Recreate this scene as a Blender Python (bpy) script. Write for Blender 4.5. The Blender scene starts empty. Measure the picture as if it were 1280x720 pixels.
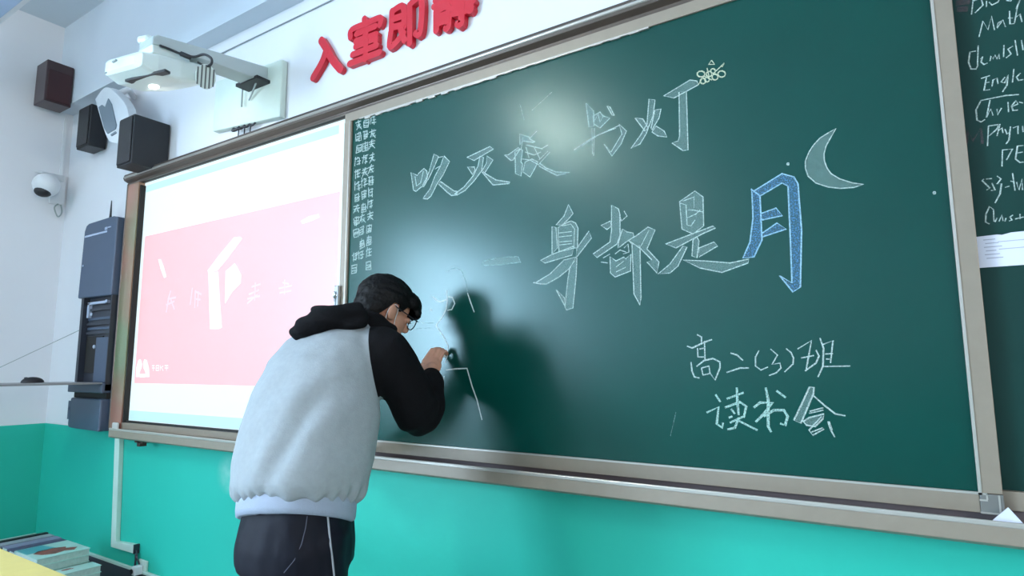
import bpy, bmesh, math, random
from mathutils import Vector, Matrix
from mathutils.bvhtree import BVHTree
from mathutils.geometry import tessellate_polygon
import numpy as np

SC = bpy.context.scene
COL = SC.collection

# ------------------------------------------------------------------ camera
YAW, PITCH, ROLL, FPX = .575233616, .128210808, -.00389565503, 763.1338
EYE = Vector((0, -1.9, 1.33))
_cy, _sy, _cp, _sp = math.cos(YAW), math.sin(YAW), math.cos(PITCH), math.sin(PITCH)
FWD = Vector((-_sy*_cp, _cy*_cp, _sp))
_r0 = Vector((_cy, _sy, 0)); _u0 = _r0.cross(FWD)
RT = math.cos(ROLL)*_r0 + math.sin(ROLL)*_u0
UP = -math.sin(ROLL)*_r0 + math.cos(ROLL)*_u0
cd = bpy.data.cameras.new('camera'); cam = bpy.data.objects.new('camera', cd); COL.objects.link(cam)
cd.sensor_width = 36; cd.lens = FPX/1280*36; cd.clip_start = .05
M = Matrix((RT, UP, -FWD)).transposed().to_4x4(); M.translation = EYE
cam.matrix_world = M
SC.camera = cam

def ray(px, py):
    return RT*((px-640)/FPX) - UP*((py-360)/FPX) + FWD
def at(px, py, Y=0.0):                     # point of the plane y = Y seen at a pixel of the photograph
    d = ray(px, py); return EYE + d*((Y-EYE.y)/d.y)

# ------------------------------------------------------------------ world, exposure
SC.view_settings.view_transform = 'Standard'; SC.view_settings.look = 'None'
SC.view_settings.gamma = 1; SC.view_settings.exposure = -0.10
w = bpy.data.worlds.new('world'); SC.world = w; w.use_nodes = True
w.node_tree.nodes['Background'].inputs[0].default_value = (.85, .92, 1, 1)
w.node_tree.nodes['Background'].inputs[1].default_value = 1.5

XL, XR, YB, WY, ZC = -5.341, 4.2, -8.8, .06, 3.96      # left wall, right wall, back wall, front wall, ceiling

def area_light(name, loc, rot, sx, sy, power, col, spread=180):
    l = bpy.data.lights.new(name, 'AREA'); l.shape = 'RECTANGLE'; l.size = sx; l.size_y = sy
    l.energy = power; l.color = col; l.spread = math.radians(spread)
    o = bpy.data.objects.new(name, l); o.location = loc; o.rotation_euler = rot; COL.objects.link(o); return o
# daylight at the window openings of the left wall
WIN = [(-6.0, -3.95, 0.95, 3.05), (-8.5, -6.5, 0.95, 3.05)]
WINP = [760, 180]
for (y0, y1, z0, z1), pw in zip(WIN, WINP):
    area_light('window_daylight_or_fill', (XL-.25, (y0+y1)/2, (z0+z1)/2), (0, -math.pi/2, 0), z1-z0, y1-y0, pw, (.56, .77, 1))
# unseen window added in the right wall as fill light, higher up
WIN_FILL = [(-4.6, -2.6, 1.3, 2.9)]
for y0, y1, z0, z1 in WIN_FILL:
    area_light('window_daylight_or_fill', (XR+.25, (y0+y1)/2, (z0+z1)/2), (0, math.pi/2, 0), z1-z0, y1-y0, 165, (1, .90, .82))
TUBES = [(-3.05, -3.77), (-3.1, -7.3), (.2, -3.77), (.2, -7.3), (3.0, -3.77), (3.0, -7.3)]
# the row next to the left wall is switched on

# ------------------------------------------------------------------ materials
def srgb(r, g, b):
    f = lambda c: (c/255/12.92) if c/255 <= .04045 else ((c/255+.055)/1.055)**2.4
    return (f(r), f(g), f(b), 1)
def mat(name, col, rough=.5, metal=0, spec=.5, noise=.06, nscale=8, bump=0, bscale=60, emit=None, es=1, coat=0):
    m = bpy.data.materials.new(name); m.use_nodes = True
    nt = m.node_tree; b = nt.nodes['Principled BSDF']
    b.inputs['Roughness'].default_value = rough; b.inputs['Metallic'].default_value = metal
    b.inputs['Specular IOR Level'].default_value = spec
    b.inputs['Coat Weight'].default_value = coat
    tc = nt.nodes.new('ShaderNodeTexCoord')
    if noise:
        n = nt.nodes.new('ShaderNodeTexNoise'); n.inputs['Scale'].default_value = nscale; n.inputs['Detail'].default_value = 4
        nt.links.new(tc.outputs['Object'], n.inputs['Vector'])
        mr = nt.nodes.new('ShaderNodeMapRange'); mr.inputs['To Min'].default_value = 1-noise; mr.inputs['To Max'].default_value = 1+noise
        mr.inputs['From Min'].default_value = .25; mr.inputs['From Max'].default_value = .75
        nt.links.new(n.outputs['Fac'], mr.inputs['Value'])
        vm = nt.nodes.new('ShaderNodeVectorMath'); vm.operation = 'SCALE'; vm.inputs[0].default_value = col[:3]
        nt.links.new(mr.outputs[0], vm.inputs['Scale']); nt.links.new(vm.outputs[0], b.inputs['Base Color'])
    else:
        b.inputs['Base Color'].default_value = col
    if bump:
        n2 = nt.nodes.new('ShaderNodeTexNoise'); n2.inputs['Scale'].default_value = bscale; n2.inputs['Detail'].default_value = 3
        nt.links.new(tc.outputs['Object'], n2.inputs['Vector'])
        bp = nt.nodes.new('ShaderNodeBump'); bp.inputs['Strength'].default_value = bump; bp.inputs['Distance'].default_value = .004
        nt.links.new(n2.outputs['Fac'], bp.inputs['Height']); nt.links.new(bp.outputs[0], b.inputs['Normal'])
    if emit:
        b.inputs['Emission Color'].default_value = emit; b.inputs['Emission Strength'].default_value = es
    return m

def wall_paint():
    m = mat('wall_paint', (1, 1, 1, 1), .55, noise=0, spec=.4)
    nt = m.node_tree; b = nt.nodes['Principled BSDF']; L = nt.links.new
    g = nt.nodes.new('ShaderNodeNewGeometry'); s = nt.nodes.new('ShaderNodeSeparateXYZ'); L(g.outputs['Position'], s.inputs[0])
    c = nt.nodes.new('ShaderNodeMath'); c.operation = 'GREATER_THAN'; c.inputs[1].default_value = .935; L(s.outputs['Z'], c.inputs[0])
    n = nt.nodes.new('ShaderNodeTexNoise'); n.inputs['Scale'].default_value = 1.6; n.inputs['Detail'].default_value = 5; L(g.outputs['Position'], n.inputs['Vector'])
    def ramp(a, bb):
        r = nt.nodes.new('ShaderNodeMix'); r.data_type = 'RGBA'; r.inputs['A'].default_value = a; r.inputs['B'].default_value = bb
        L(n.outputs['Fac'], r.inputs['Factor']); return r.outputs['Result']
    green = ramp(srgb(30, 174, 152), srgb(38, 186, 166)); white = ramp(srgb(212, 214, 219), srgb(223, 225, 230))
    # scuff where the paint has been rubbed pale
    sp = at(285, 592, WY)
    d = nt.nodes.new('ShaderNodeVectorMath'); d.operation = 'DISTANCE'; d.inputs[1].default_value = sp; L(g.outputs['Position'], d.inputs[0])
    mr = nt.nodes.new('ShaderNodeMapRange'); mr.inputs['From Min'].default_value = .02; mr.inputs['From Max'].default_value = .11
    mr.inputs['To Min'].default_value = .55; mr.inputs['To Max'].default_value = 0; L(d.outputs['Value'], mr.inputs['Value'])
    n3 = nt.nodes.new('ShaderNodeTexNoise'); n3.inputs['Scale'].default_value = 22; L(g.outputs['Position'], n3.inputs['Vector'])
    mu = nt.nodes.new('ShaderNodeMath'); mu.operation = 'MULTIPLY'; L(mr.outputs[0], mu.inputs[0]); L(n3.outputs['Fac'], mu.inputs[1])
    sc = nt.nodes.new('ShaderNodeMix'); sc.data_type = 'RGBA'; sc.inputs['B'].default_value = srgb(190, 220, 214)
    L(mu.outputs[0], sc.inputs['Factor']); L(green, sc.inputs['A'])
    mx = nt.nodes.new('ShaderNodeMix'); mx.data_type = 'RGBA'; L(c.outputs[0], mx.inputs['Factor']); L(sc.outputs['Result'], mx.inputs['A']); L(white, mx.inputs['B'])
    L(mx.outputs['Result'], b.inputs['Base Color'])
    bp = nt.nodes.new('ShaderNodeBump'); bp.inputs['Strength'].default_value = .15; bp.inputs['Distance'].default_value = .003
    n2 = nt.nodes.new('ShaderNodeTexNoise'); n2.inputs['Scale'].default_value = 40; L(g.outputs['Position'], n2.inputs['Vector'])
    L(n2.outputs['Fac'], bp.inputs['Height']); L(bp.outputs[0], b.inputs['Normal'])
    return m

def chalk(name, col, cover):
    m = bpy.data.materials.new(name); m.use_nodes = True; nt = m.node_tree; L = nt.links.new
    b = nt.nodes['Principled BSDF']; b.inputs['Base Color'].default_value = col; b.inputs['Roughness'].default_value = .9
    b.inputs['Specular IOR Level'].default_value = .1
    tc = nt.nodes.new('ShaderNodeTexCoord'); n = nt.nodes.new('ShaderNodeTexNoise'); n.inputs['Scale'].default_value = 260; n.inputs['Detail'].default_value = 2
    L(tc.outputs['Object'], n.inputs['Vector'])
    mr = nt.nodes.new('ShaderNodeMapRange'); mr.inputs['From Min'].default_value = .35; mr.inputs['From Max'].default_value = .65
    mr.inputs['To Min'].default_value = cover*.6; mr.inputs['To Max'].default_value = min(1, cover*1.4)
    L(n.outputs['Fac'], mr.inputs['Value']); L(mr.outputs[0], b.inputs['Alpha'])
    return m

M_WALL = wall_paint()
M_CEIL = mat('ceiling_paint', srgb(205, 214, 222), .7, noise=.03, nscale=2)
M_FLOOR = mat('terrazzo', srgb(150, 150, 145), .35, noise=.25, nscale=60)
M_SKIRT = mat('skirting_paint', srgb(52, 56, 70), .45)
M_SKTOP = mat('skirting_cap', srgb(190, 215, 208), .4)
M_ALU = mat('champagne_aluminium', srgb(144, 132, 117), .45, .15, noise=.04, nscale=30)
M_ALUD = mat('dark_aluminium', srgb(92, 80, 72), .35, .4, noise=.05, nscale=30)
M_ALUL = mat('bright_edge', srgb(186, 180, 172), .3, .4, noise=.02)
M_BLACK = mat('black_gap', srgb(24, 22, 20), .7)
M_GREEN = mat('chalkboard_green', srgb(0, 60, 52), .25, spec=.40, noise=.08, nscale=3)
M_GREEN.node_tree.nodes['Principled BSDF'].inputs['Specular Tint'].default_value = (.80, 1, .99, 1)
M_GREEN2 = mat('chalkboard_green_fixed', srgb(4, 52, 46), .42, spec=.3, noise=.12, nscale=3)
M_CHALK = chalk('white_chalk', srgb(184, 200, 194), .72)
M_FILL = chalk('chalk_shading', srgb(165, 196, 190), .25)
M_CHALKW = chalk('fresh_white_chalk', srgb(225, 235, 232), .95)
M_FAINT = chalk('faint_chalk', srgb(170, 205, 200), .35)
M_BLUE = chalk('blue_chalk', srgb(156, 192, 210), .9)
M_BLUEF = chalk('blue_chalk_shading', srgb(92, 136, 168), .5)
M_BROWN = chalk('old_chalk_smudge', srgb(120, 100, 110), .35)
M_WB = mat('whiteboard_enamel', srgb(120, 124, 128), .36, noise=0, spec=.75, emit=srgb(232, 252, 255), es=.98)
M_PINK = mat('slide_pink', srgb(120, 116, 120), .36, noise=0, spec=.75, emit=srgb(255, 188, 194), es=.92)
M_WHITE_S = mat('slide_white', srgb(120, 120, 122), .36, noise=0, spec=.75, emit=(1, .97, .98, 1), es=.95)
M_CYAN = mat('slide_cyan', srgb(110, 122, 125), .36, noise=0, spec=.75, emit=srgb(196, 244, 250), es=.88)
M_LILAC = mat('slide_lilac', srgb(120, 116, 122), .36, noise=0, spec=.75, emit=srgb(255, 222, 238), es=.86)
M_RED = mat('red_acrylic', srgb(196, 24, 44), .35, spec=.5, noise=.03)
M_PROJ = mat('projector_plastic', srgb(214, 226, 222), .4, noise=.02)
M_PROJD = mat('projector_grey', srgb(150, 162, 162), .45, noise=.03)
M_DARK = mat('dark_slot', srgb(28, 30, 34), .5)
M_CABLE = mat('cable_rubber', srgb(40, 42, 48), .5)
M_SPK = mat('speaker_black', srgb(24, 25, 30), .45, noise=.1, bump=.3, bscale=300)
M_SPKR = mat('speaker_maroon_cloth', srgb(52, 18, 24), .6, noise=.1, bump=.3, bscale=300)
M_SPKR2 = mat('speaker_maroon_gloss', srgb(58, 40, 44), .3)
M_SPKW = mat('loudspeaker_white', srgb(214, 218, 222), .4)
M_GRILLE = mat('loudspeaker_grille', srgb(112, 124, 134), .6, bump=.5, bscale=400)
M_CAB = mat('cabinet_slate', srgb(64, 80, 102), .42, noise=.04)
M_CABD = mat('cabinet_dark', srgb(38, 44, 56), .45, noise=.08)
M_CABL = mat('cabinet_label', srgb(170, 182, 205), .4)
M_TRUNK = mat('trunking_pvc', srgb(190, 215, 205), .45)
M_PAPER = mat('paper', srgb(214, 216, 230), .8, noise=.02)
M_INK = mat('paper_ink', srgb(165, 168, 185), .9, noise=0)
M_DESK = mat('desk_laminate', srgb(222, 206, 120), .4, noise=.04, nscale=20)
M_STEEL = mat('chrome', srgb(220, 222, 225), .15, .9, noise=0)
M_HOODIE = mat('grey_fleece', srgb(158, 164, 168), .9, spec=.2, noise=.05, nscale=60, bump=.25, bscale=220)
M_SLEEVE = mat('black_fleece', srgb(15, 14, 17), .85, spec=.15, noise=.1, nscale=40, bump=.3, bscale=200)
M_TROUS = mat('navy_tracksuit', srgb(13, 14, 27), .65, spec=.22, noise=.08, nscale=20, bump=.2, bscale=30)
M_PIPE = mat('white_piping', srgb(170, 172, 180), .7)
M_SKIN = mat('skin', srgb(196, 146, 122), .55, spec=.35, noise=.05, nscale=30)
M_SKIN.node_tree.nodes['Principled BSDF'].inputs['Subsurface Weight'].default_value = .08
M_SKIN.node_tree.nodes['Principled BSDF'].inputs['Subsurface Radius'].default_value = (.01, .004, .002)
M_HAIR = mat('black_hair', srgb(9, 8, 9), .55, spec=.18, noise=.15, nscale=60, bump=.35, bscale=160)
M_SHOE = mat('shoe_white', srgb(205, 205, 205), .5)
M_WINF = mat('window_frame_white', srgb(215, 220, 225), .4)
M_TUBE = mat('tube_glow', srgb(240, 245, 250), .5, noise=0, emit=(.97, .99, .90, 1), es=480)
M_TUBE2 = mat('tube_glow_dim', srgb(240, 245, 250), .5, noise=0, emit=(1, .97, .90, 1), es=170)
M_TUBEOFF = mat('tube_unlit', srgb(225, 228, 230), .3, noise=0)
M_TREAD = mat('notebook_cover', srgb(70, 74, 100), .6)
M_PAGES = mat('book_pages', srgb(176, 192, 186), .8, noise=.1, nscale=80)

# ------------------------------------------------------------------ mesh helpers
def obj(name, bm, m, parent=None, smooth=False, bevel=0):
    me = bpy.data.meshes.new(name)
    bmesh.ops.recalc_face_normals(bm, faces=bm.faces)
    bm.to_mesh(me); bm.free()
    o = bpy.data.objects.new(name, me); COL.objects.link(o)
    me.materials.append(m)
    if smooth:
        for p in me.polygons: p.use_smooth = True
    if bevel:
        md = o.modifiers.new('bevel', 'BEVEL'); md.width = bevel; md.segments = 2; md.limit_method = 'ANGLE'
    if parent:
        o.parent = parent; o.matrix_parent_inverse = Matrix.Translation(-parent.location) if parent.type == 'EMPTY' and not parent.parent else Matrix()
    return o
def tag(o, label, cat, group=None, kind=None):
    o['label'] = label; o['category'] = cat
    if group: o['group'] = group
    if kind: o['kind'] = kind
    return o
def thing(name, label, cat, loc, group=None):
    o = bpy.data.objects.new(name, None); COL.objects.link(o); o.location = loc; o.empty_display_size = .1
    tag(o, label, cat, group); return o
def struct(name, bm, m, parent=None, bevel=0):
    o = obj(name, bm, m, parent, bevel=bevel)
    if not parent: o['kind'] = 'structure'
    return o
def box(bm, a, b, rot=None, piv=None):
    x0, y0, z0 = [min(a[i], b[i]) for i in range(3)]; x1, y1, z1 = [max(a[i], b[i]) for i in range(3)]
    vs = [bm.verts.new((x, y, z)) for z in (z0, z1) for y in (y0, y1) for x in (x0, x1)]
    for f in ((0, 2, 3, 1), (4, 5, 7, 6), (0, 1, 5, 4), (2, 6, 7, 3), (0, 4, 6, 2), (1, 3, 7, 5)):
        bm.faces.new([vs[i] for i in f])
    if rot is not None: bmesh.ops.rotate(bm, verts=vs, cent=piv, matrix=rot)
    return vs
def bx(a, b, **k):
    bm = bmesh.new(); box(bm, a, b, **k); return bm
def extrude_poly(bm, pts, vec):
    """prism of a 3D polygon along vec (handles concave outlines)"""
    vec = Vector(vec); n = len(pts)
    A = [bm.verts.new(p) for p in pts]; B = [bm.verts.new(Vector(p)+vec) for p in pts]
    for t in tessellate_polygon([[Vector(p) for p in pts]]):
        try: bm.faces.new([A[i] for i in t]); bm.faces.new([B[i] for i in reversed(t)])
        except ValueError: pass
    for i in range(n):
        j = (i+1) % n
        bm.faces.new((A[i], A[j], B[j], B[i]))
def ring_pts(c, u, v, a, b, n, e=2.0):
    out = []
    for i in range(n):
        t = 2*math.pi*i/n; ct, st = math.cos(t), math.sin(t)
        out.append(c + u*(a*math.copysign(abs(ct)**(2/e), ct)) + v*(b*math.copysign(abs(st)**(2/e), st)))
    return out
def loft(bm, rings):
    R = [[bm.verts.new(p) for p in r] for r in rings]
    n = len(R[0])
    for a, b in zip(R, R[1:]):
        for i in range(n): bm.faces.new((a[i], a[(i+1) % n], b[(i+1) % n], b[i]))
    bm.faces.new(R[0][::-1]); bm.faces.new(R[-1])
def tube(bm, pts, rad, n=12, closed_ends=True):
    pts = [Vector(p) for p in pts]
    if not isinstance(rad, (list, tuple)): rad = [rad]*len(pts)
    rings = []; ref = None
    for i, p in enumerate(pts):
        t = (pts[min(i+1, len(pts)-1)] - pts[max(i-1, 0)]).normalized()
        if ref is None: ref = t.orthogonal().normalized()
        u = (ref - t*ref.dot(t)).normalized(); ref = u; v = t.cross(u)
        rings.append(ring_pts(p, u, v, rad[i], rad[i], n))
    loft(bm, rings)
def smooth_path(pts, k=6):
    pts = [Vector(p) for p in pts]; out = []
    for i in range(len(pts)-1):
        p0 = pts[max(i-1, 0)]; p1 = pts[i]; p2 = pts[i+1]; p3 = pts[min(i+2, len(pts)-1)]
        for j in range(k):
            t = j/k
            out.append(.5*((2*p1)+(p2-p0)*t+(2*p0-5*p1+4*p2-p3)*t*t+(3*p1-p0-3*p2+p3)*t**3))
    out.append(pts[-1]); return out
def ellipsoid(bm, c, r, rot=None, seg=24):
    res = bmesh.ops.create_uvsphere(bm, u_segments=seg, v_segments=seg//2, radius=1)
    m = Matrix.Diagonal((*r, 1))
    if rot is not None: m = rot.to_4x4() @ m
    m = Matrix.Translation(c) @ m
    bmesh.ops.transform(bm, matrix=m, verts=res['verts'])
def chain(bm, pts, rad, n=14):
    """tapering limb: tube plus spheres at both ends, for later union"""
    tube(bm, pts, rad, n)
    for p, r in ((pts[0], rad[0]), (pts[-1], rad[-1])): ellipsoid(bm, Vector(p), (r, r, r), seg=14)
def union(bm, voxel, smooth_it=4):
    """voxel union of overlapping closed volumes -> new bmesh"""
    me = bpy.data.meshes.new('u'); bmesh.ops.recalc_face_normals(bm, faces=bm.faces); bm.to_mesh(me); bm.free()
    o = bpy.data.objects.new('u', me); COL.objects.link(o)
    md = o.modifiers.new('r', 'REMESH'); md.mode = 'VOXEL'; md.voxel_size = voxel
    if smooth_it:
        s = o.modifiers.new('s', 'SMOOTH'); s.factor = .5; s.iterations = smooth_it
    dg = bpy.context.evaluated_depsgraph_get(); dg.update()
    m2 = bpy.data.meshes.new_from_object(o.evaluated_get(dg))
    b = bmesh.new(); b.from_mesh(m2)
    bpy.data.objects.remove(o); bpy.data.meshes.remove(me); bpy.data.meshes.remove(m2)
    return b
def iso_cut(bm, f):
    """split the mesh along f = 0 and return the part where f > 0; bm is left untouched"""
    b = bm.copy(); val = {v: f(v.co) for v in b.verts}
    new = set()
    for e in [e for e in b.edges if val[e.verts[0]]*val[e.verts[1]] < 0]:
        v0, v1 = e.verts; a0, a1 = val[v0], val[v1]
        _, nv = bmesh.utils.edge_split(e, v0, a0/(a0-a1)); val[nv] = 0.0; new.add(nv)
    for fc in list(b.faces):
        z = [v for v in fc.verts if v in new]
        if len(z) == 2 and len(fc.verts) > 3:
            try: bmesh.utils.face_split(fc, z[0], z[1])
            except ValueError: pass
    dead = [fc for fc in b.faces if sum(val[v] for v in fc.verts) < 0]
    bmesh.ops.delete(b, geom=dead, context='FACES')
    return b

# ------------------------------------------------------------------ room shell
struct('floor', bx((XL, YB, -.1), (XR, .3, 0)), M_FLOOR)
struct('ceiling', bx((XL-.2, YB-.2, ZC), (XR+.2, .3, ZC+.1)), M_CEIL)
struct('wall_front', bx((XL-.2, WY, 0), (XR+.2, WY+.2, ZC)), M_WALL)
bm = bmesh.new()
ys = [WY] + [v for y0, y1, _, _ in WIN for v in (y1, y0)] + [YB]
for i in range(0, len(ys), 2): box(bm, (XL-.2, ys[i+1], 0), (XL, ys[i], ZC))
for y0, y1, z0, z1 in WIN:
    box(bm, (XL-.2, y0, 0), (XL, y1, z0)); box(bm, (XL-.2, y0, z1), (XL, y1, ZC))
struct('wall_left', bm, M_WALL)
bm = bmesh.new()
ys = [WY] + [v for y0, y1, _, _ in WIN_FILL for v in (y1, y0)] + [YB]
for i in range(0, len(ys), 2): box(bm, (XR, ys[i+1], 0), (XR+.2, ys[i], ZC))
for y0, y1, z0, z1 in WIN_FILL:
    box(bm, (XR, y0, 0), (XR+.2, y1, z0)); box(bm, (XR, y0, z1), (XR+.2, y1, ZC))
struct('wall_right', bm, M_WALL)
struct('wall_back', bx((XL-.2, YB-.2, 0), (XR+.2, YB, ZC)), M_WALL)
for k, (XL_, (y0, y1, z0, z1)) in enumerate([(XL, w_) for w_ in WIN]+[(XR+.2, w_) for w_ in WIN_FILL]):  # left wall windows, then the added fill window of the right wall
    t = bpy.data.objects.new('window_%d' % (k+1), None); COL.objects.link(t); t.location = (XL_-.1, (y0+y1)/2, z0); t['kind'] = 'structure'
    bm = bmesh.new()
    for a in (y0, y1-.05, (y0+y1)/2-.03): box(bm, (XL_-.13, a, z0), (XL_-.07, a+.05, z1))
    for a in (z0, z1-.05, z0+.65*(z1-z0)): box(bm, (XL_-.13, y0, a), (XL_-.07, y1, a+.05))
    obj('window_frame', bm, M_WINF, t)
    obj('window_sill', bx((XL_-(.2 if XL_ < 0 else .26), y0, z0-.04), (XL_+(.06 if XL_ < 0 else 0), y1, z0-.003)), M_WINF, t)
# structural beam along the front wall, below the ceiling
struct('trim_1', bx((XL, -.05, 3.285), (XR, WY-.002, ZC)), mat('beam_paint', srgb(196, 206, 216), .6, noise=.03, nscale=2))
# skirting
t = bpy.data.objects.new('baseboard_front', None); COL.objects.link(t); t.location = (-1, WY, 0); t['kind'] = 'structure'
obj('board', bx((XL, WY-.014, 0), (XR, WY, .15)), M_SKIRT, t)
obj('cap', bx((XL, WY-.018, .15), (XR, WY, .166)), M_SKTOP, t, bevel=.003)
t = bpy.data.objects.new('baseboard_left', None); COL.objects.link(t); t.location = (XL, -3, 0); t['kind'] = 'structure'
obj('board', bx((XL, YB, 0), (XL+.014, WY-.02, .15)), M_SKIRT, t)
obj('cap', bx((XL, YB, .15), (XL+.018, WY-.02, .166)), M_SKTOP, t, bevel=.003)

# ------------------------------------------------------------------ ceiling tube lamps (behind the camera, mirrored in the board)
for i, (x, y) in enumerate(TUBES):
    words_ = ('nearest the left wall, towards the board', 'nearest the left wall, towards the back', 'over the middle aisle, towards the board',
              'over the middle aisle, towards the back', 'nearest the right wall, towards the board', 'nearest the right wall, towards the back')
    t = thing('tube_lamp', 'white ceiling tube lamp '+words_[i], 'lamp', (x, y, ZC), 'ceiling tube lamps')
    obj('housing', bx((x-.07, y-.62, ZC-.05), (x+.07, y+.62, ZC)), M_WINF, t, bevel=.006)
    bm = bmesh.new(); tube(bm, [(x, y-.58, ZC-.085), (x, y+.58, ZC-.085)], .018, 12)
    obj('tube', bm, (M_TUBE, M_TUBE2)[i] if i < 2 else M_TUBEOFF, t, smooth=True)
    for s in (-.6, .6): obj('socket', bx((x-.025, y+s-.02, ZC-.11), (x+.025, y+s+.02, ZC-.05)), M_WINF, t)

# board lamp hanging in front of the board, top left corner of the picture
t = thing('board_lamp', 'long white blackboard lamp housing hanging below the ceiling at the top left corner', 'lamp', (-3.6, -.95, 3.3))
bm = bmesh.new()
prof = [(-1.12, 3.19), (-.8, 3.19), (-.8, 3.255), (-.9, 3.33), (-1.02, 3.33), (-1.12, 3.255)]
extrude_poly(bm, [(-4.7, y, z) for y, z in prof], (1.6, 0, 0)); obj('housing', bm, M_WINF, t, bevel=.004)
obj('diffuser', bx((-4.66, -1.09, 3.18), (-3.14, -.83, 3.19)), mat('lamp_diffuser', srgb(150, 172, 200), .4), t)
bm = bmesh.new(); tube(bm, [(-4.4, -.96, 3.33), (-4.4, -.96, ZC)], .008, 8); obj('rod', bm, M_STEEL, t)
bm = bmesh.new(); tube(bm, [(-3.4, -.96, 3.33), (-3.4, -.96, ZC)], .008, 8); obj('rod', bm, M_STEEL, t)

# ------------------------------------------------------------------ board frame (rails round the whole assembly)
XF0, XF1 = -4.236, 2.3
FR = thing('board_surround', 'champagne aluminium frame and rails holding the whiteboard and chalkboards on the wall', 'frame', ((XF0+XF1)/2, .03, .92))
bm = bmesh.new()
extrude_poly(bm, [(XF0, y, z) for y, z in ((.058, 2.52), (-.005, 2.52), (-.005, 2.534), (-.03, 2.545), (-.038, 2.56), (-.03, 2.585), (0, 2.597), (.058, 2.597))], (XF1-XF0, 0, 0))
obj('top_rail', bm, M_ALUD, FR, bevel=.002)
bm = bmesh.new(); tube(bm, [(XF0+.02, -.034, 2.562), (XF1, -.034, 2.562)], .0075, 12); obj('rail_edge', bm, M_ALUL, FR, smooth=True)['label'] = 'bright rounded lip of the top rail'
obj('track_slot', bx((XF0+.1, .004, 2.522), (XF1, .02, 2.5195)), M_BLACK, FR)
bm = bmesh.new()
extrude_poly(bm, [(XF0+.17*(-y/.08 if y < 0 else 0), y, z) for y, z in ((.058, .958), (-.062, .95), (-.072, .972), (-.08, .972), (-.082, .925), (-.06, .915), (.058, .915))], (XF1-XF0-.17, 0, 0))
obj('chalk_tray', bm, M_ALU, FR, bevel=.002)
obj('tray_lip', bx((XF0+.172, -.0825, .963), (XF1-.18, -.074, .976)), M_ALUL, FR, bevel=.003)['label'] = 'pale rounded lip of the chalk tray'
obj('tray_back', bx((XF0+.03, .022, .955), (XF1, .057, .985)), mat('tray_dust', srgb(98, 88, 90), .7), FR)
obj('side_rail', bx((XF0, -.012, .957), (XF0+.014, .058, 2.53)), M_ALUD, FR, bevel=.006)
mir = mat('painted_reflection_strip', srgb(158, 136, 120), .25, .35, noise=0)  # rose and green of the screen's reflection put into the metal's colour
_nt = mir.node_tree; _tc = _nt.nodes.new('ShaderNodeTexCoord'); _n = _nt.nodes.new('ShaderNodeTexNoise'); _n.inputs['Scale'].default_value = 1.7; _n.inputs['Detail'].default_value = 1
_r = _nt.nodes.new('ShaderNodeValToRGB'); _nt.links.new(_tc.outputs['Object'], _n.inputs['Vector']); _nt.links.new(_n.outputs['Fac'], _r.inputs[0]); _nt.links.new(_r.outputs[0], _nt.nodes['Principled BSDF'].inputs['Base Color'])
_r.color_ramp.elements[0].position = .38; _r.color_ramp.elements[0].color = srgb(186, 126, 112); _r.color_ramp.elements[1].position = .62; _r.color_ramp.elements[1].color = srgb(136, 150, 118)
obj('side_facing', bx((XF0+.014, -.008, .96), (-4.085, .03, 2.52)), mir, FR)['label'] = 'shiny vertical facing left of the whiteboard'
obj('corner_cap', bx((XF0+.09, -.03, .955), (XF0+.16, -.018, 1.0)), mat('pale_plastic', srgb(190, 190, 185), .4), FR, bevel=.006)['label'] = 'pale plastic corner cap'
obj('screen_bottom_rail', bx((-4.09, -.004, .962), (-2.2, .045, 1.0)), M_ALU, FR, bevel=.003)

# bracket bit under the tray
bm = bmesh.new(); a = at(177, 551, -.01)
box(bm, a+Vector((-.04, -.02, -.01)), a+Vector((.05, .05, .012))); box(bm, a+Vector((-.01, -.02, -.03)), a+Vector((.02, .02, 0)))
obj('tray_bracket', bm, mat('rusty_bracket', srgb(70, 48, 40), .7), FR)

# ------------------------------------------------------------------ whiteboard with the projected slide
SX0, SX1, SZ0, SZ1 = -4.085, -2.17, 1.0, 2.5
WB = thing('whiteboard', 'glowing whiteboard with a pale pink projected slide left of the green chalkboard', 'whiteboard', ((SX0+SX1)/2, .04, 1.0))
obj('panel', bx((SX0, .03, SZ0), (-2.1, .055, SZ1+.02)), M_WB, WB)
obj('edge_strip', bx((SX0, .0, 1.0), (SX0+.014, .03, 2.5)), M_BLACK, WB)
obj('edge_strip', bx((SX0, .012, 1.0), (-2.2, .03, 1.012)), M_BLACK, WB)
def flat(name, pts, m, parent, Y, th=.001):
    bm = bmesh.new(); extrude_poly(bm, [Vector((p[0], Y, p[1])) for p in pts], (0, -th, 0)); return obj(name, bm, m, parent)
def pxs(cx, cy, s, pts, Y):
    return [(lambda p: (p.x, p.z))(at(cx+x/s, cy+y/s, Y)) for x, y in pts]
SY = .03
zt = at(179, 296, SY).z; zb = at(167, 479, SY).z; px0 = at(168.5, 470, SY).x; px1 = at(423, 300, SY).x
flat('slide', [(px0, zb), (px1, zb), (px1, zt), (px0, zt)], M_PINK, WB, SY)
ZB1 = at(180, 512, SY).z
flat('taskbar', [(SX0+.02, 1.015), (-2.25, 1.015), (-2.25, ZB1-.01), (SX0+.02, ZB1-.01)], M_CYAN, WB, SY)
flat('cyan_shade_strip', [(SX0+.02, 2.455), (-2.25, 2.455), (-2.25, 2.50), (SX0+.02, 2.50)], M_CYAN, WB, SY)  # cyan top edge and shade of the screen recess, put into one strip colour
Y2 = SY-.001
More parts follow.
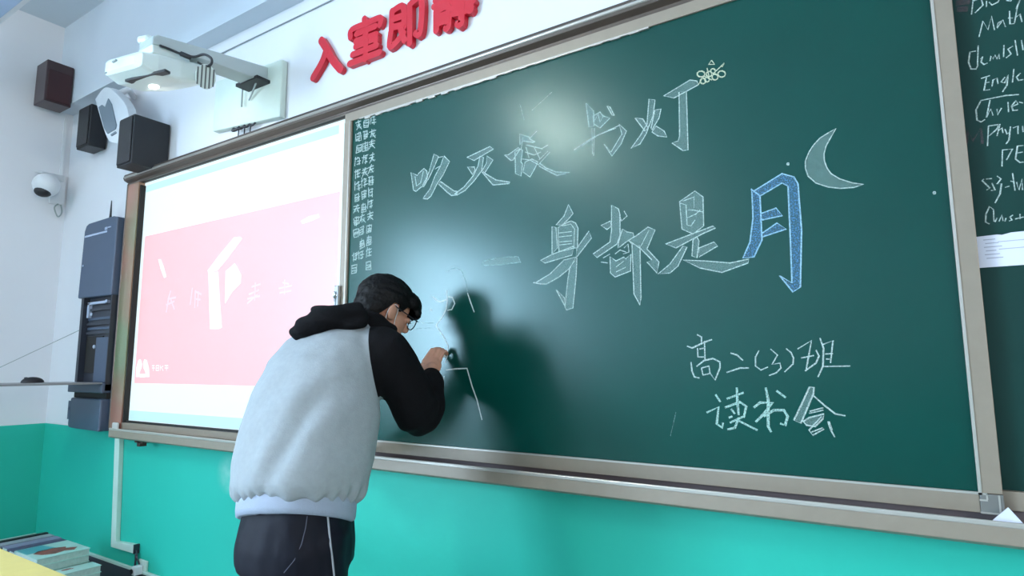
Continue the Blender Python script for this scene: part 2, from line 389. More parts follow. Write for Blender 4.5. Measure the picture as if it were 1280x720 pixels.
for poly in ([(600, 90), (640, 85), (655, 97), (560, 225), (490, 310), (430, 325), (425, 310), (500, 210)],
             [(430, 325), (495, 318), (505, 500), (520, 690), (500, 700), (440, 700)],
             [(605, 262), (625, 290), (648, 340), (645, 395), (590, 450), (540, 530), (543, 400), (545, 315)]):
    flat('title_stroke', pxs(180, 280, 5.333, poly, Y2), M_WHITE_S, WB, Y2)
flat('slide_mark', pxs(180, 280, 5.333, [(95, 235), (112, 235), (130, 280), (150, 352), (135, 360), (112, 300)], Y2), M_WHITE_S, WB, Y2)
flat('slide_mark', pxs(160, 180, 4, [(865, 385), (905, 362), (955, 350), (957, 368), (910, 388), (872, 400)], Y2), M_WHITE_S, WB, Y2)
def strokes2(cx, cy, s, lst, wpx, Y, name, m, parent, th=.001):
    bm = bmesh.new()
    for pl in lst: ribbon(bm, cx, cy, s, pl, wpx, Y, th)
    return obj(name, bm, m, parent)
def ribbon(bm, cx, cy, s, pl, wpx, Y, th=.001, closed=False):
    pts = [at(cx+x/s, cy+y/s, Y) for x, y in pl]
    if closed: pts = pts+[pts[0]]
    # width of the stroke in metres from the distance of the board at this place
    m0 = pts[0]; dep = (m0-EYE).dot(FWD); wd = wpx*dep/FPX/2
    pts2 = [pts[0]]
    for p in pts[1:]:
        if (p-pts2[-1]).length > 1e-4: pts2.append(p)
    pts = pts2
    if len(pts) < 2: return
    L_, R_ = [], []
    n = len(pts)
    for i, p in enumerate(pts):
        d = (pts[min(i+1, n-1)]-pts[max(i-1, 0)]); d = Vector((d.x, 0, d.z))
        if closed and i in (0, n-1): d = Vector(((pts[1]-pts[-2]).x, 0, (pts[1]-pts[-2]).z))
        if d.length < 1e-6: d = Vector((1, 0, 0))
        d.normalize(); q = Vector((-d.z, 0, d.x))
        k = wd*(1 if closed or 0 < i < n-1 else .75)
        L_.append(p+q*k); R_.append(p-q*k)
    for i in range(n-1):
        a = [bm.verts.new(v-Vector((0, th, 0))) for v in (L_[i], L_[i+1], R_[i+1], R_[i])]
        bm.faces.new(a)
for lst in ([[(180, 445), (165, 500), (150, 590)], [(160, 500), (215, 490)], [(180, 500), (205, 570)], [(205, 515), (150, 540)]],
            [[(325, 425), (310, 540)], [(345, 440), (340, 560)], [(345, 450), (385, 470)], [(350, 500), (378, 505)], [(365, 450), (360, 550)]],
            [[(700, 470), (770, 440)], [(745, 390), (740, 510)], [(690, 500), (775, 480)], [(720, 420), (780, 400)], [(760, 470), (690, 530)]],
            [[(900, 430), (990, 410)], [(940, 370), (940, 470)], [(905, 460), (985, 445)], [(925, 390), (970, 400)]]):
    strokes2(180, 280, 5.333, lst, 3.2, Y2, 'title_character', M_LILAC, WB, .002)
bm = bmesh.new()
for poly in ([(680, 445), (682, 400), (693, 360), (703, 356), (710, 380), (708, 400), (698, 420), (698, 445)],
             [(716, 380), (722, 356), (734, 362), (745, 400), (747, 445), (728, 445), (728, 420), (718, 400)],
             [(700, 430), (726, 430), (726, 447), (700, 447)]):
    extrude_poly(bm, [Vector((p[0], Y2, p[1])) for p in pxs(0, 360, 4, poly, Y2)], (0, -.001, 0))
obj('logo', bm, M_WHITE_S, WB)['label'] = 'white double-arch logo at the lower left of the slide'
strokes2(0, 360, 4, [[(762, 388), (775, 388)], [(762, 400), (776, 400)], [(768, 385), (768, 415)], [(782, 388), (796, 388), (796, 412), (782, 412), (782, 388)], [(782, 400), (796, 400)],
                     [(803, 386), (803, 414)], [(803, 400), (818, 390)], [(810, 400), (818, 414)], [(825, 388), (843, 388)], [(825, 400), (843, 400)], [(834, 386), (834, 414)]], 1.3, Y2, 'logo_lettering', M_WHITE_S, WB, .002)

# ------------------------------------------------------------------ sliding chalkboard
GX0, GX1, GZ0, GZ1 = -2.119, .113, 1.026, 2.478
OX0, OX1, OZ0, OZ1 = -2.166, .16, .977, 2.5205
GB = thing('sliding_chalkboard', 'large green sliding chalkboard with chalk calligraphy and a crescent moon', 'chalkboard', ((OX0+OX1)/2, 0, OZ0))
obj('writing_surface', bx((GX0-.01, 0, GZ0-.01), (GX1+.01, .012, GZ1+.01)), M_GREEN, GB)
for nm, a, b in (('frame_bottom', (OX0, -.008, OZ0), (OX1-.045, .02, GZ0)), ('frame_top', (OX0, -.008, GZ1), (OX1, .02, OZ1)),
                 ('frame_side', (OX0, -.010, GZ0), (GX0, .02, GZ1)), ('frame_side', (GX1, -.010, GZ0-.002), (OX1, .02, OZ1-.001))):
    obj(nm, bx(a, b), M_ALU, GB, bevel=.002)
bm = bmesh.new()
box(bm, (GX0, -.0105, GZ0-.006), (GX1, -.0015, GZ0)); obj('inner_bead', bm, M_ALUL, GB)
bm = bmesh.new(); box(bm, (GX1, -.0125, GZ0-.006), (GX1+.007, -.0015, GZ1)); obj('inner_bead', bm, M_ALUL, GB)
bm = bmesh.new(); box(bm, (GX0-.012, -.0125, GZ0), (GX0-.006, -.009, GZ1)); obj('inner_bead', bm, M_ALUL, GB)
bm = bmesh.new()
for i in range(60):        # torn protective film along the top edge
    x = GX0+.05+i*.035; d = .004+.008*abs(math.sin(i*1.7))*(1 if i < 22 else .35)
    if i < 40: box(bm, (x, -.009, GZ1-d), (x+.036, -.0005, GZ1+.001))
obj('peeling_film', bm, M_ALUL, GB)['label'] = 'ragged pale film along the top edge'
# plastic corner
CG = obj('corner_bracket', bx((OX1-.045, -.011, OZ0-.002), (OX1+.001, .018, GZ0-.003)), mat('corner_grey', srgb(112, 112, 108), .5), GB, bevel=.002)
bm = bmesh.new(); y_ = -.0125
for a, b in (((OX1-.047, GZ0-.006), (OX1-.03, GZ0-.001)), ((OX1-.033, GZ0-.016), (OX1-.029, GZ0-.004)), ((OX1-.046, GZ0-.02), (OX1-.03, GZ0-.016)),
             ((OX1-.046, OZ0), (OX1-.006, OZ0+.004)), ((OX1-.01, OZ0), (OX1-.006, GZ0-.004))):
    box(bm, (a[0], y_, a[1]), (b[0], y_+.004, b[1]))
obj('bracket_edge', bm, M_ALUL, CG)
# latch with key on the left stile
LT = obj('latch', bx((OX0-.012, -.03, 1.60), (OX0+.012, -.010, 1.70)), M_STEEL, GB, bevel=.004); LT['label'] = 'chrome latch on the left stile'
bm = bmesh.new(); ellipsoid(bm, Vector((OX0, -.035, 1.655)), (.010, .010, .018), seg=12); tube(bm, [(OX0, -.035, 1.65), (OX0+.002, -.03, 1.60), (OX0-.004, -.03, 1.575)], [.005, .006, .009], 8)
obj('key', bm, M_STEEL, LT, smooth=True)

CY = -.0006
def chalkchar(name, parent, outlines=(), lines=(), cx=0, cy=0, s=1, Y=0.0, m=None, mf=None, wl=2.0, wo=1.35, label=None):
    m = m or M_CHALK; mf = mf or M_FILL
    if outlines:
        bm = bmesh.new()
        for pl in outlines:
            ox, oy, os_ = (cx, cy, s)
            if isinstance(pl, tuple): ox, oy, os_, pl = pl
            P = [at(ox+x/os_, oy+y/os_, Y-.0006) for x, y in pl]
            A = [bm.verts.new(p) for p in P]
            for t_ in tessellate_polygon([P]):
                try: bm.faces.new([A[i] for i in t_])
                except ValueError: pass
        root = obj(name, bm, mf, parent)
        bm = bmesh.new()
        for k_, pl in enumerate(outlines):
            ox, oy, os_ = (cx, cy, s)
            if isinstance(pl, tuple): ox, oy, os_, pl = pl
            ribbon(bm, ox, oy, os_, pl, wo, Y-.0012-.0001*(k_ % 5), .0, closed=True)
        for k_, pl in enumerate(lines):
            ox, oy, os_ = (cx, cy, s)
            if isinstance(pl, tuple): ox, oy, os_, pl = pl
            ribbon(bm, ox, oy, os_, pl, wo, Y-.0018-.0001*(k_ % 5), .0)
        obj('chalk_outline', bm, m, root)
    else:
        bm = bmesh.new()
        for k_, pl in enumerate(lines):
            ox, oy, os_ = (cx, cy, s)
            if isinstance(pl, tuple): ox, oy, os_, pl = pl
            ribbon(bm, ox, oy, os_, pl, wl, Y-.0008-.0001*(k_ % 5), .0)
        root = obj(name, bm, m, parent)
    if label: root['label'] = label
    return root
A8 = (500, 170, 8)
chalkchar('chalk_character', GB, [[(110, 365), (135, 540), (160, 555), (205, 515), (240, 500), (275, 410), (268, 350), (240, 325), (185, 375), (175, 395)],
    [(340, 180), (385, 205), (350, 290), (290, 420), (235, 510), (225, 500), (290, 360)],
    [(440, 200), (495, 255), (430, 390), (370, 480), (310, 600), (275, 630), (230, 625), (240, 610), (300, 530), (350, 400), (405, 300), (425, 240)],
    [(385, 480), (405, 455), (540, 550), (580, 555), (560, 590), (515, 595), (470, 560)]],
    [[(150, 400), (165, 500), (205, 470), (235, 350)], [(385, 215), (430, 205)], [(350, 330), (400, 300)]], *A8)
chalkchar('chalk_character', GB, [[(668, 215), (900, 105), (935, 130), (740, 245)],
    [(800, 200), (835, 215), (815, 350), (740, 450), (650, 545), (570, 590), (545, 580), (640, 510), (730, 400), (780, 300)],
    [(675, 310), (745, 310), (750, 340), (725, 385)], [(870, 200), (930, 240), (850, 365), (820, 350), (865, 270)],
    [(820, 360), (860, 380), (960, 440), (1100, 462), (1090, 475), (930, 490)]], [], *A8)
chalkchar('chalk_character', GB, [[(85, 430), (120, 430), (225, 355), (240, 370), (170, 480), (150, 485)],
    [(190, 400), (235, 370), (265, 380), (250, 500), (265, 520), (250, 640), (195, 615)],
    [(235, 220), (330, 250), (340, 270), (390, 300), (375, 305), (270, 290), (240, 330)],
    [(270, 600), (340, 650), (390, 560), (420, 500), (360, 470), (290, 500)],
    [(440, 515), (500, 560), (600, 600), (740, 605), (610, 635), (520, 590), (430, 540)]],
    [[(270, 250), (250, 380)], [(300, 330), (390, 350), (470, 370)], [(290, 400), (380, 430), (450, 400)], [(260, 470), (340, 480), (430, 530)],
     [(430, 520), (540, 400)], [(430, 480), (520, 390)], [(380, 350), (440, 470)], [(450, 370), (520, 330)], [(340, 260), (410, 190)], [(300, 350), (330, 460)]], 620, 140, 8)
chalkchar('chalk_character', GB, [[(370, 435), (408, 475), (410, 550), (385, 555)], [(405, 500), (440, 480), (455, 500), (490, 510), (440, 560), (410, 540)],
    [(475, 450), (490, 455), (512, 498), (500, 495)],
    [(535, 540), (572, 575), (545, 640), (500, 700), (460, 640), (495, 680), (550, 590)]],
    [[(415, 520), (430, 490), (440, 530), (460, 495)], [(310, 670), (400, 610), (540, 545)], [(350, 650), (430, 595), (520, 560)], [(400, 560), (402, 690)], [(408, 700), (412, 560)]], 640, 20, 4)
chalkchar('chalk_character', GB, [[(615, 510), (655, 515), (680, 560), (665, 575)], [(685, 415), (715, 420), (705, 500), (670, 590), (640, 640), (595, 662), (640, 600), (675, 540)],
    [(715, 470), (745, 465), (735, 510), (700, 570), (695, 560)], [(700, 580), (720, 550), (760, 575), (775, 605), (730, 600)],
    [(758, 400), (890, 320), (925, 325), (930, 345), (810, 410)], [(835, 380), (872, 378), (880, 670), (855, 673), (800, 635), (830, 625), (838, 600)]], [], 640, 20, 4)
def loop(cx, cy, r, n=9, sx=1, ph=0): return [(cx+r*sx*math.cos(2*math.pi*i/n+ph), cy+r*math.sin(2*math.pi*i/n+ph)) for i in range(n+1)]
chalkchar('chalk_flower', GB, [], [loop(945, 290, 15, 9, 1.3), loop(1048, 290, 16, 9, 1.2), loop(998, 235, 14, 3, 1.2, -1.57), loop(955, 325, 14), loop(985, 290, 14), loop(1015, 305, 15), loop(1005, 275, 12),
    loop(975, 318, 12), [(1020, 275), (1062, 235), (1050, 255)], [(975, 260), (985, 300)], [(930, 345), (960, 300), (1000, 320)]], 640, 20, 4, m=chalk('cream_chalk', srgb(196, 204, 176), .85), wl=1.7, label='small cream chalk flower')
chalkchar('chalk_character', GB, [[(92, 428), (160, 412), (270, 402), (285, 430), (180, 444), (95, 448)]], [], 580, 220, 4, m=M_FAINT)
chalkchar('chalk_character', GB, [[(440, 330), (520, 240), (565, 125), (610, 215), (560, 275), (500, 330)], [(400, 345), (440, 355), (455, 560), (400, 620)],
    [(460, 355), (540, 310), (590, 290), (635, 310), (660, 360), (655, 560), (620, 560), (470, 600)],
    [(285, 685), (400, 625), (620, 540), (600, 630), (330, 710)], [(770, 390), (795, 460), (640, 660), (650, 560)],
    (650, 310, 8, [(130, 345), (160, 345), (300, 260), (440, 120), (560, 90), (500, 200), (390, 290), (265, 360), (210, 360)]),
    (650, 310, 8, [(500, 190), (570, 100), (560, 300), (530, 600), (465, 620), (450, 590), (480, 300)]), (650, 310, 8, [(360, 415), (445, 500), (455, 590)])],
    [[(500, 340), (590, 320), (625, 370), (620, 560)], [(470, 410), (600, 395)], [(470, 450), (600, 435)], [(475, 500), (600, 490)], [(475, 530), (600, 515)]], 640, 240, 8)
chalkchar('chalk_character', GB, [[(275, 130), (345, 170), (360, 230), (360, 430), (330, 520), (130, 655), (90, 620), (260, 500), (275, 380)],
    [(170, 335), (265, 290), (270, 345), (230, 375)], [(385, 370), (430, 400), (490, 410), (500, 450), (420, 500), (370, 540), (340, 560), (345, 500)],
    (650, 310, 8, [(900, 85), (960, 130), (1040, 90), (1055, 110), (1110, 60), (1105, 230), (950, 290), (905, 250)]),
    (580, 220, 4, [(820, 320), (860, 300), (920, 255), (955, 270), (915, 365), (975, 430), (965, 485), (915, 430), (940, 420), (885, 365)]),
    (580, 220, 4, [(840, 340), (880, 350), (885, 610), (880, 645), (850, 590)])],
    [[(355, 230), (375, 290), (430, 240), (400, 190)], (650, 310, 8, [(960, 190), (1040, 130)]), (650, 310, 8, [(960, 240), (1060, 190)]), (650, 310, 8, [(810, 140), (880, 150)]),
     (650, 310, 8, [(830, 100), (900, 60)]), (650, 310, 8, [(950, 60), (1000, 20), (1060, 40)]), (580, 220, 4, [(885, 350), (925, 270)]), (580, 220, 4, [(825, 325), (840, 340)]), [(400, 560), (440, 520), (450, 600), (390, 620)]], 730, 240, 8)
chalkchar('chalk_character', GB, [[(118, 208), (195, 155), (235, 185), (238, 330), (185, 370), (130, 345)], [(48, 420), (180, 370), (285, 330), (298, 340), (230, 370), (100, 440)],
    [(215, 440), (290, 410), (308, 430), (215, 485)], [(185, 400), (205, 385), (215, 405), (205, 490), (180, 480)], [(10, 570), (70, 520), (135, 430), (155, 435), (110, 530), (70, 565)],
    [(135, 500), (250, 505), (370, 515), (465, 495), (460, 515), (330, 562), (220, 540)]],
    [[(120, 215), (150, 225), (155, 325), (175, 330), (195, 300)], [(135, 205), (190, 185), (190, 240)], [(160, 250), (190, 250), (235, 260)], [(155, 290), (200, 270), (220, 250)]], 820, 200, 4)
chalkchar('chalk_character', GB, [[(475, 145), (480, 170), (485, 290), (470, 410), (435, 490), (490, 485), (530, 400), (520, 180)],
    [(490, 155), (630, 68), (690, 85), (710, 120), (728, 350), (722, 635), (685, 660), (618, 578), (680, 615), (672, 400), (660, 130), (630, 115), (520, 180)],
    [(525, 268), (600, 240), (632, 278), (530, 300)], [(525, 370), (605, 315), (652, 345), (530, 385)]], [], 820, 200, 4, m=M_BLUE, mf=M_BLUEF, wo=1.7, label='large chalk character shaded in blue')
chalkchar('chalk_moon', GB, [[(740, 402), (700, 425), (660, 450), (628, 485), (605, 520), (587, 565), (587, 600), (600, 640), (640, 675), (700, 695), (760, 702), (830, 697), (878, 682), (820, 674), (760, 655), (715, 628), (695, 600), (682, 565), (680, 530), (690, 490), (715, 445)]],
    [], 860, 60, 4, label='chalk crescent moon')
H8 = (850, 410, 8)
chalkchar('chalk_character', GB, [], [[(170, 65), (215, 90), (215, 150)], [(70, 180), (120, 200), (250, 140), (320, 115)], [(175, 200), (180, 290), (240, 290)], [(245, 130), (250, 320)], [(195, 210), (245, 200)],
    [(110, 340), (120, 430), (145, 490), (195, 500)], [(165, 385), (240, 325), (330, 305), (400, 340), (400, 400), (350, 520), (300, 450)], [(215, 400), (230, 470), (300, 455), (290, 380), (215, 400)]], *H8)
chalkchar('chalk_character', GB, [], [[(505, 250), (570, 270), (630, 325)], [(465, 445), (600, 400), (690, 400)]], *H8)
chalkchar('chalk_number', GB, [], [[(790, 225), (755, 290), (755, 380), (810, 420), (880, 390)], [(905, 210), (975, 270), (920, 365), (1000, 350), (1010, 400), (960, 450), (890, 475)], [(1060, 205), (1110, 245), (1135, 300), (1130, 360), (1045, 440)]], *H8, wl=1.7)
chalkchar('chalk_character', GB, [], [[(615, 210), (755, 125), (725, 290), (700, 430)], [(650, 300), (780, 275)], [(800, 220), (830, 280), (800, 350), (690, 430)], [(840, 100), (875, 200), (870, 380), (820, 490)],
    [(870, 165), (970, 125), (945, 350)], [(890, 260), (970, 255)], [(900, 310), (940, 310)], [(870, 385), (1145, 380)]], 920, 410, 8)
J = (870, 475, 6.37)
chalkchar('chalk_character', GB, [], [[(155, 115), (195, 175)], [(85, 260), (180, 215), (165, 350), (210, 380), (215, 340)], [(245, 150), (380, 100)], [(325, 60), (330, 180), (340, 280)], [(230, 220), (350, 175), (400, 210), (380, 300)],
    [(280, 230), (310, 270)], [(260, 300), (290, 290)], [(270, 340), (380, 290)], [(250, 395), (310, 380), (340, 300)], [(340, 325), (490, 400)]], *J, wl=3.2, m=chalk('soft_chalk', srgb(180, 215, 205), .6))
chalkchar('chalk_character', GB, [], [[(460, 220), (510, 180), (610, 180), (540, 270), (475, 335)], [(555, 60), (575, 160), (575, 370), (600, 415)], [(540, 290), (620, 240), (700, 240), (730, 290), (710, 360), (670, 345)], [(640, 85), (715, 140)]], *J, wl=3.4, m=bpy.data.materials['soft_chalk'])
chalkchar('chalk_character', GB, [[(905, 55), (940, 60), (935, 110), (835, 345), (780, 320)], [(855, 330), (900, 300), (1020, 270), (1010, 310), (950, 370), (880, 360)]],
    [[(930, 120), (1020, 200), (1110, 270), (1190, 285)], [(905, 250), (1015, 220)], [(900, 265), (1015, 240)], [(1000, 290), (900, 400), (930, 440), (1020, 390)], [(920, 415), (1010, 380)], [(1050, 330), (1075, 400), (1105, 455)], [(1060, 330), (1085, 400)]], *J, wo=2.0)
K5 = (500, 310, 5.333)
for nm_, ln in (('chalk figure outline the student is drawing', [[(310, 280), (317, 350), (310, 400), (280, 465), (240, 515), (285, 580), (320, 650), (315, 720), (300, 770)], [(220, 325), (245, 350), (270, 358), (310, 345)], [(320, 325), (350, 330), (365, 370), (345, 410), (315, 415)]]),
    ('short slanting chalk stroke', [[(450, 300), (470, 360), (495, 428)]]), ('small chalk dot', [loop(208, 413, 4, 6)]),
    ('chalk line bent like a table corner', [(280, 330, 4, [(1110, 530), (1160, 524), (1215, 522), (1240, 610), (1265, 680), (1290, 780)])]), ('thin chalk line beside the sleeve', [(280, 330, 4, [(1100, 560), (1090, 640), (1070, 730)])])):
    chalkchar('chalk_line', GB, [], ln, *K5, wl=1.7, m=M_CHALKW, label=nm_)
for ln in ([(310, 160), (360, 130), (410, 150), (440, 230), (450, 300)], [(110, 480), (150, 500), (230, 500)], [(100, 540), (200, 532)]):
    chalkchar('faint_chalk_line', GB, [], [ln], *K5, wl=1.1, m=M_FAINT)
chalkchar('chalk_mark', GB, [], [loop(1168, 241, 1.6, 6)], 0, 0, 1, wl=1.6); chalkchar('chalk_mark', GB, [], [loop(985, 205, 1.3, 6)], 0, 0, 1, wl=1.6)
for ln in ([(845, 515), (838, 545)], [(690, 115), (665, 138)], [(650, 130), (655, 150)]): chalkchar('faint_chalk_line', GB, [], [ln], 0, 0, 1, wl=1.0, m=M_FAINT)
# dense small timetable column down the left edge
random.seed(4)
bm2 = bmesh.new(); bm = bmesh.new(); colx = [445.5, 454.0, 462.5]
for r in range(13):
    for c in range(3):
        if r > 8 and random.random() < .3: continue
        X0 = colx[c]-r*.55; Y0 = 150+r*15-c*2.8+.5+random.uniform(-1.2, 1.2); X0 += random.uniform(-.8, .8); w_ = 7.2
        for q_ in range(3): ribbon(bm2, 0, 0, 1, [(X0+random.uniform(0, 3), Y0+3+q_*3.5), (X0+random.uniform(5, 8), Y0+1.5+q_*3.5)], 3.0, -.0006-.00005*q_, 0)
        kind = random.random(); k_ = 0
        L_ = []
        if kind < .45:      # box-like glyph with inner bars
            L_ += [[(1, 3), (6.5, 1), (6.3, 10.5), (1, 12), (1, 3)], [(1, 6.5), (6.3, 5)], [(1, 9), (6.3, 7.6)]]
            if random.random() < .5: L_ += [[(3.8, 0), (3.6, 12)]]
        elif kind < .75:    # left upright and right bars
            L_ += [[(1.5, 0), (1, 12)], [(0, 4), (3, 3)], [(3.5, 2), (7, .6)], [(3.5, 5.5), (7, 4)], [(3.2, 9.5), (7, 8)], [(5.2, 1), (5, 11)]]
        else:               # crossed strokes
            L_ += [[(0, 4), (7, 1.8)], [(3.6, 0), (3.2, 6), (.3, 12)], [(3.4, 6), (7, 11)], [(.5, 7.5), (6.8, 5.6)]]
        for pl in L_:
            k_ += 1; j = lambda: random.uniform(-1.0, 1.0)
            ribbon(bm, 0, 0, 1, [(X0+x+j(), Y0+y+j()) for x, y in pl], 1.5, -.0008-.00012*k_, 0)
o2 = obj('rubbed_chalk', bm2, M_FAINT, GB); o2['kind'] = 'stuff'
o = obj('chalk_timetable', bm, M_CHALK, GB); o['kind'] = 'stuff'; o['label'] = 'column of tiny crowded chalk characters down the left edge'

# ------------------------------------------------------------------ fixed chalkboard on the right
FB = thing('fixed_chalkboard', 'dark green fixed chalkboard with English school subjects at the right edge', 'chalkboard', (1.2, .04, 1.0))
obj('writing_surface', bx((.02, .03, 1.02), (2.26, .045, 2.5)), M_GREEN2, FB)
obj('frame_bottom', bx((.02, .012, .985), (2.26, .04, 1.03)), M_ALU, FB, bevel=.002)
obj('frame_top', bx((.17, .012, 2.49), (2.26, .04, 2.518)), M_ALU, FB, bevel=.002)
obj('frame_side', bx((2.24, .012, 1.03), (2.28, .04, 2.5)), M_ALU, FB, bevel=.002)
FY = .03
Aa, Ab, Ac, Ad = (1120, 0, 8), (1120, 90, 8), (1120, 180, 8), (1120, 250, 8)
def fword(b, lines): return chalkchar('chalk_word', FB, [], lines, *b, Y=FY, wl=1.7)
fword(Aa, [[(775, -30), (755, 145)], [(775, 10), (850, -20), (870, 50), (790, 130)], [(905, 10), (905, 70)], [(930, 20), (960, 50), (1020, 20), (1030, 0)], [(1100, 5), (1150, 10), (1160, -20)], [(1240, 0), (1215, 60), (1200, 90)]])
fword(Aa, [[(830, 370), (870, 210), (920, 300), (955, 160), (985, 300)], [(1075, 200), (1020, 230), (1010, 280), (1070, 200), (1095, 270)], [(1135, 110), (1140, 240), (1185, 235)], [(1120, 180), (1170, 180)], [(1215, 60), (1185, 230)], [(1190, 180), (1240, 140), (1260, 220)]])
fword(Aa, [[(820, 650), (800, 690), (750, 690), (725, 620), (740, 520), (800, 510)], [(822, 455), (815, 650)], [(845, 590), (865, 565), (850, 620), (880, 645), (915, 630)], [(940, 610), (950, 560), (970, 590), (990, 550), (1010, 590), (1030, 540), (1035, 590)],
           [(1080, 450), (1075, 570)], [(1170, 460), (1120, 490), (1150, 540), (1100, 580)], [(1190, 400), (1215, 555)], [(1255, 400), (1270, 500)]])
fword(Ab, [[(850, 65), (940, 35)], [(905, 50), (880, 185), (940, 175)], [(890, 110), (935, 100)], [(960, 145), (970, 80), (1010, 60), (1020, 120)], [(1090, 50), (1050, 100), (1085, 110), (1120, 30), (1110, 130), (1065, 200)], [(1178, -30), (1165, 105)],
           [(1245, 10), (1205, 50), (1225, 85), (1275, 75)]])
fword(Ab, [[(960, 262), (850, 285), (800, 380), (810, 480), (850, 500), (890, 475)], [(960, 262), (1100, 235), (1230, 225)], [(940, 280), (905, 455), (950, 370), (970, 435)], [(1010, 370), (1015, 430), (1055, 360)], [(1120, 300), (1125, 400)],
           [(1150, 350), (1220, 320), (1200, 285), (1155, 340), (1170, 385), (1220, 380)], [(1230, 300), (1270, 310)]])
fword(Ab, [[(925, 540), (915, 740)], [(925, 540), (1025, 525), (1010, 570), (930, 640)], [(1040, 520), (1010, 640)], [(1020, 590), (1060, 560), (1070, 610)], [(1090, 570), (1110, 620), (1140, 600)], [(1145, 545), (1130, 680), (1100, 720)], [(1170, 560), (1220, 540), (1220, 620)], [(1265, 540), (1270, 600)]])
fword(Ac, [[(1065, 55), (1060, 225)], [(1065, 60), (1165, 50), (1105, 160)], [(1275, 15), (1215, 20), (1195, 150), (1240, 185), (1275, 180)], [(1205, 90), (1270, 80)]])
fword(Ac, [[(880, 350), (860, 365), (940, 440), (905, 460)], [(900, 350), (960, 345)], [(960, 390), (990, 460), (950, 465)], [(1010, 320), (1050, 350), (1010, 400), (1055, 395), (1040, 500), (990, 590)], [(1090, 435), (1135, 420)], [(1165, 290), (1190, 465)], [(1145, 370), (1185, 380)],
           [(1205, 380), (1230, 460), (1260, 350), (1265, 460)]])
fword(Ad, [[(975, 95), (935, 65), (900, 140), (895, 220), (935, 240)], [(975, 95), (980, 215)], [(1010, 180), (990, 220)], [(1030, 215), (1060, 150), (1070, 210)], [(1100, 180), (1090, 215)], [(1170, 150), (1140, 170), (1160, 200), (1130, 210)], [(1190, 190), (1275, 170)], [(1240, 140), (1240, 190)]])
chalkchar('chalk_smudge', FB, [], [[(1195, 4), (1213, 2)], [(1196, 12), (1210, 11)]], 0, 0, 1, Y=FY, wl=9, m=M_BROWN, label='brownish wiped smudge')
chalkchar('chalk_smudge', FB, [], [[(1208, 180), (1210, 163), (1216, 176), (1226, 160), (1228, 180)]], 0, 0, 1, Y=FY, wl=4, m=M_BROWN, label='brownish wiped letter')
# taped sheet
PS = thing('paper_sheet', 'white printed paper sheet stuck on the fixed chalkboard beside the frame', 'paper', (.3, .028, 1.57))
P = [at(1217, 292, .028), at(1240, 291.5, .028), at(1247, 293, .028), at(1252, 291, .028)]
zt_, zb_ = 1.657, 1.574
bm = bmesh.new(); extrude_poly(bm, [Vector((x, .029, z)) for x, z in ((.13, zb_), (.46, zb_-.001), (.46, zt_+.002), (.232, zt_-.0), (.214, zt_-.004), (.205, zt_-.002), (.13, zt_-.004))], (0, -.0012, 0))
obj('sheet', bm, M_PAPER, PS)
bm = bmesh.new()
for i in range(6):
    z = zt_-.014-i*.0095; box(bm, (.176+.003*(i % 2), .0272, z), (.20+.006*(i % 3), .0278, z+.0022))
    if i in (1, 3): box(bm, (.205, .0272, z+.002), (.27, .0278, z+.0038))
obj('print', bm, M_INK, PS)
# folded paper scrap on the tray
a, b, c = at(1258.5, 633, -.03), at(1238, 653, -.045), at(1277, 660, -.06)
z0 = .9585
bm = bmesh.new()
v = [Vector((.128, -.02, z0)), Vector((.195, -.055, z0+.002)), Vector((.165, -.03, 1.0)), Vector((.19, .005, z0))]
for f in ((0, 1, 2), (1, 3, 2), (0, 2, 3)): extrude_poly(bm, [v[i] for i in f], (0, -.0008, .0004))
tag(obj('paper_scrap', bm, M_PAPER), 'small folded white paper scrap standing on the chalk tray', 'paper')

# ------------------------------------------------------------------ red wall characters
def font_char(ch, name, c00, c10, c01, label):
    """c00 lower left, c10 lower right, c01 upper left pixel corners on the wall"""
    cu = bpy.data.curves.new('t', 'FONT'); cu.body = ch; cu.extrude = .0; cu.offset = .018; cu.size = 1; cu.resolution_u = 3
    o = bpy.data.objects.new('t', cu); COL.objects.link(o); dg = bpy.context.evaluated_depsgraph_get(); dg.update()
    me = bpy.data.meshes.new_from_object(o.evaluated_get(dg)); bpy.data.objects.remove(o)
    co = np.array([v.co[:2] for v in me.vertices]); lo, hi = co.min(0), co.max(0)
    A, B, Cc = at(*c00, WY), at(*c10, WY), at(*c01, WY)
    bm = bmesh.new(); bm.from_mesh(me)
    for v in bm.verts:
        u = (v.co.x-lo[0])/(hi[0]-lo[0]); w_ = (v.co.y-lo[1])/(hi[1]-lo[1])
        p = A+(B-A)*u+(Cc-A)*w_; v.co = (p.x, WY-.0005, p.z)
    bmesh.ops.dissolve_limit(bm, angle_limit=.02, verts=bm.verts, edges=bm.edges)
    r = bmesh.ops.extrude_face_region(bm, geom=bm.faces[:])
    for v in [g for g in r['geom'] if isinstance(g, bmesh.types.BMVert)]: v.co.y -= .022
    o = obj(name, bm, M_RED, bevel=.0025); tag(o, label, 'wall lettering', 'red characters on the wall above the board'); return o
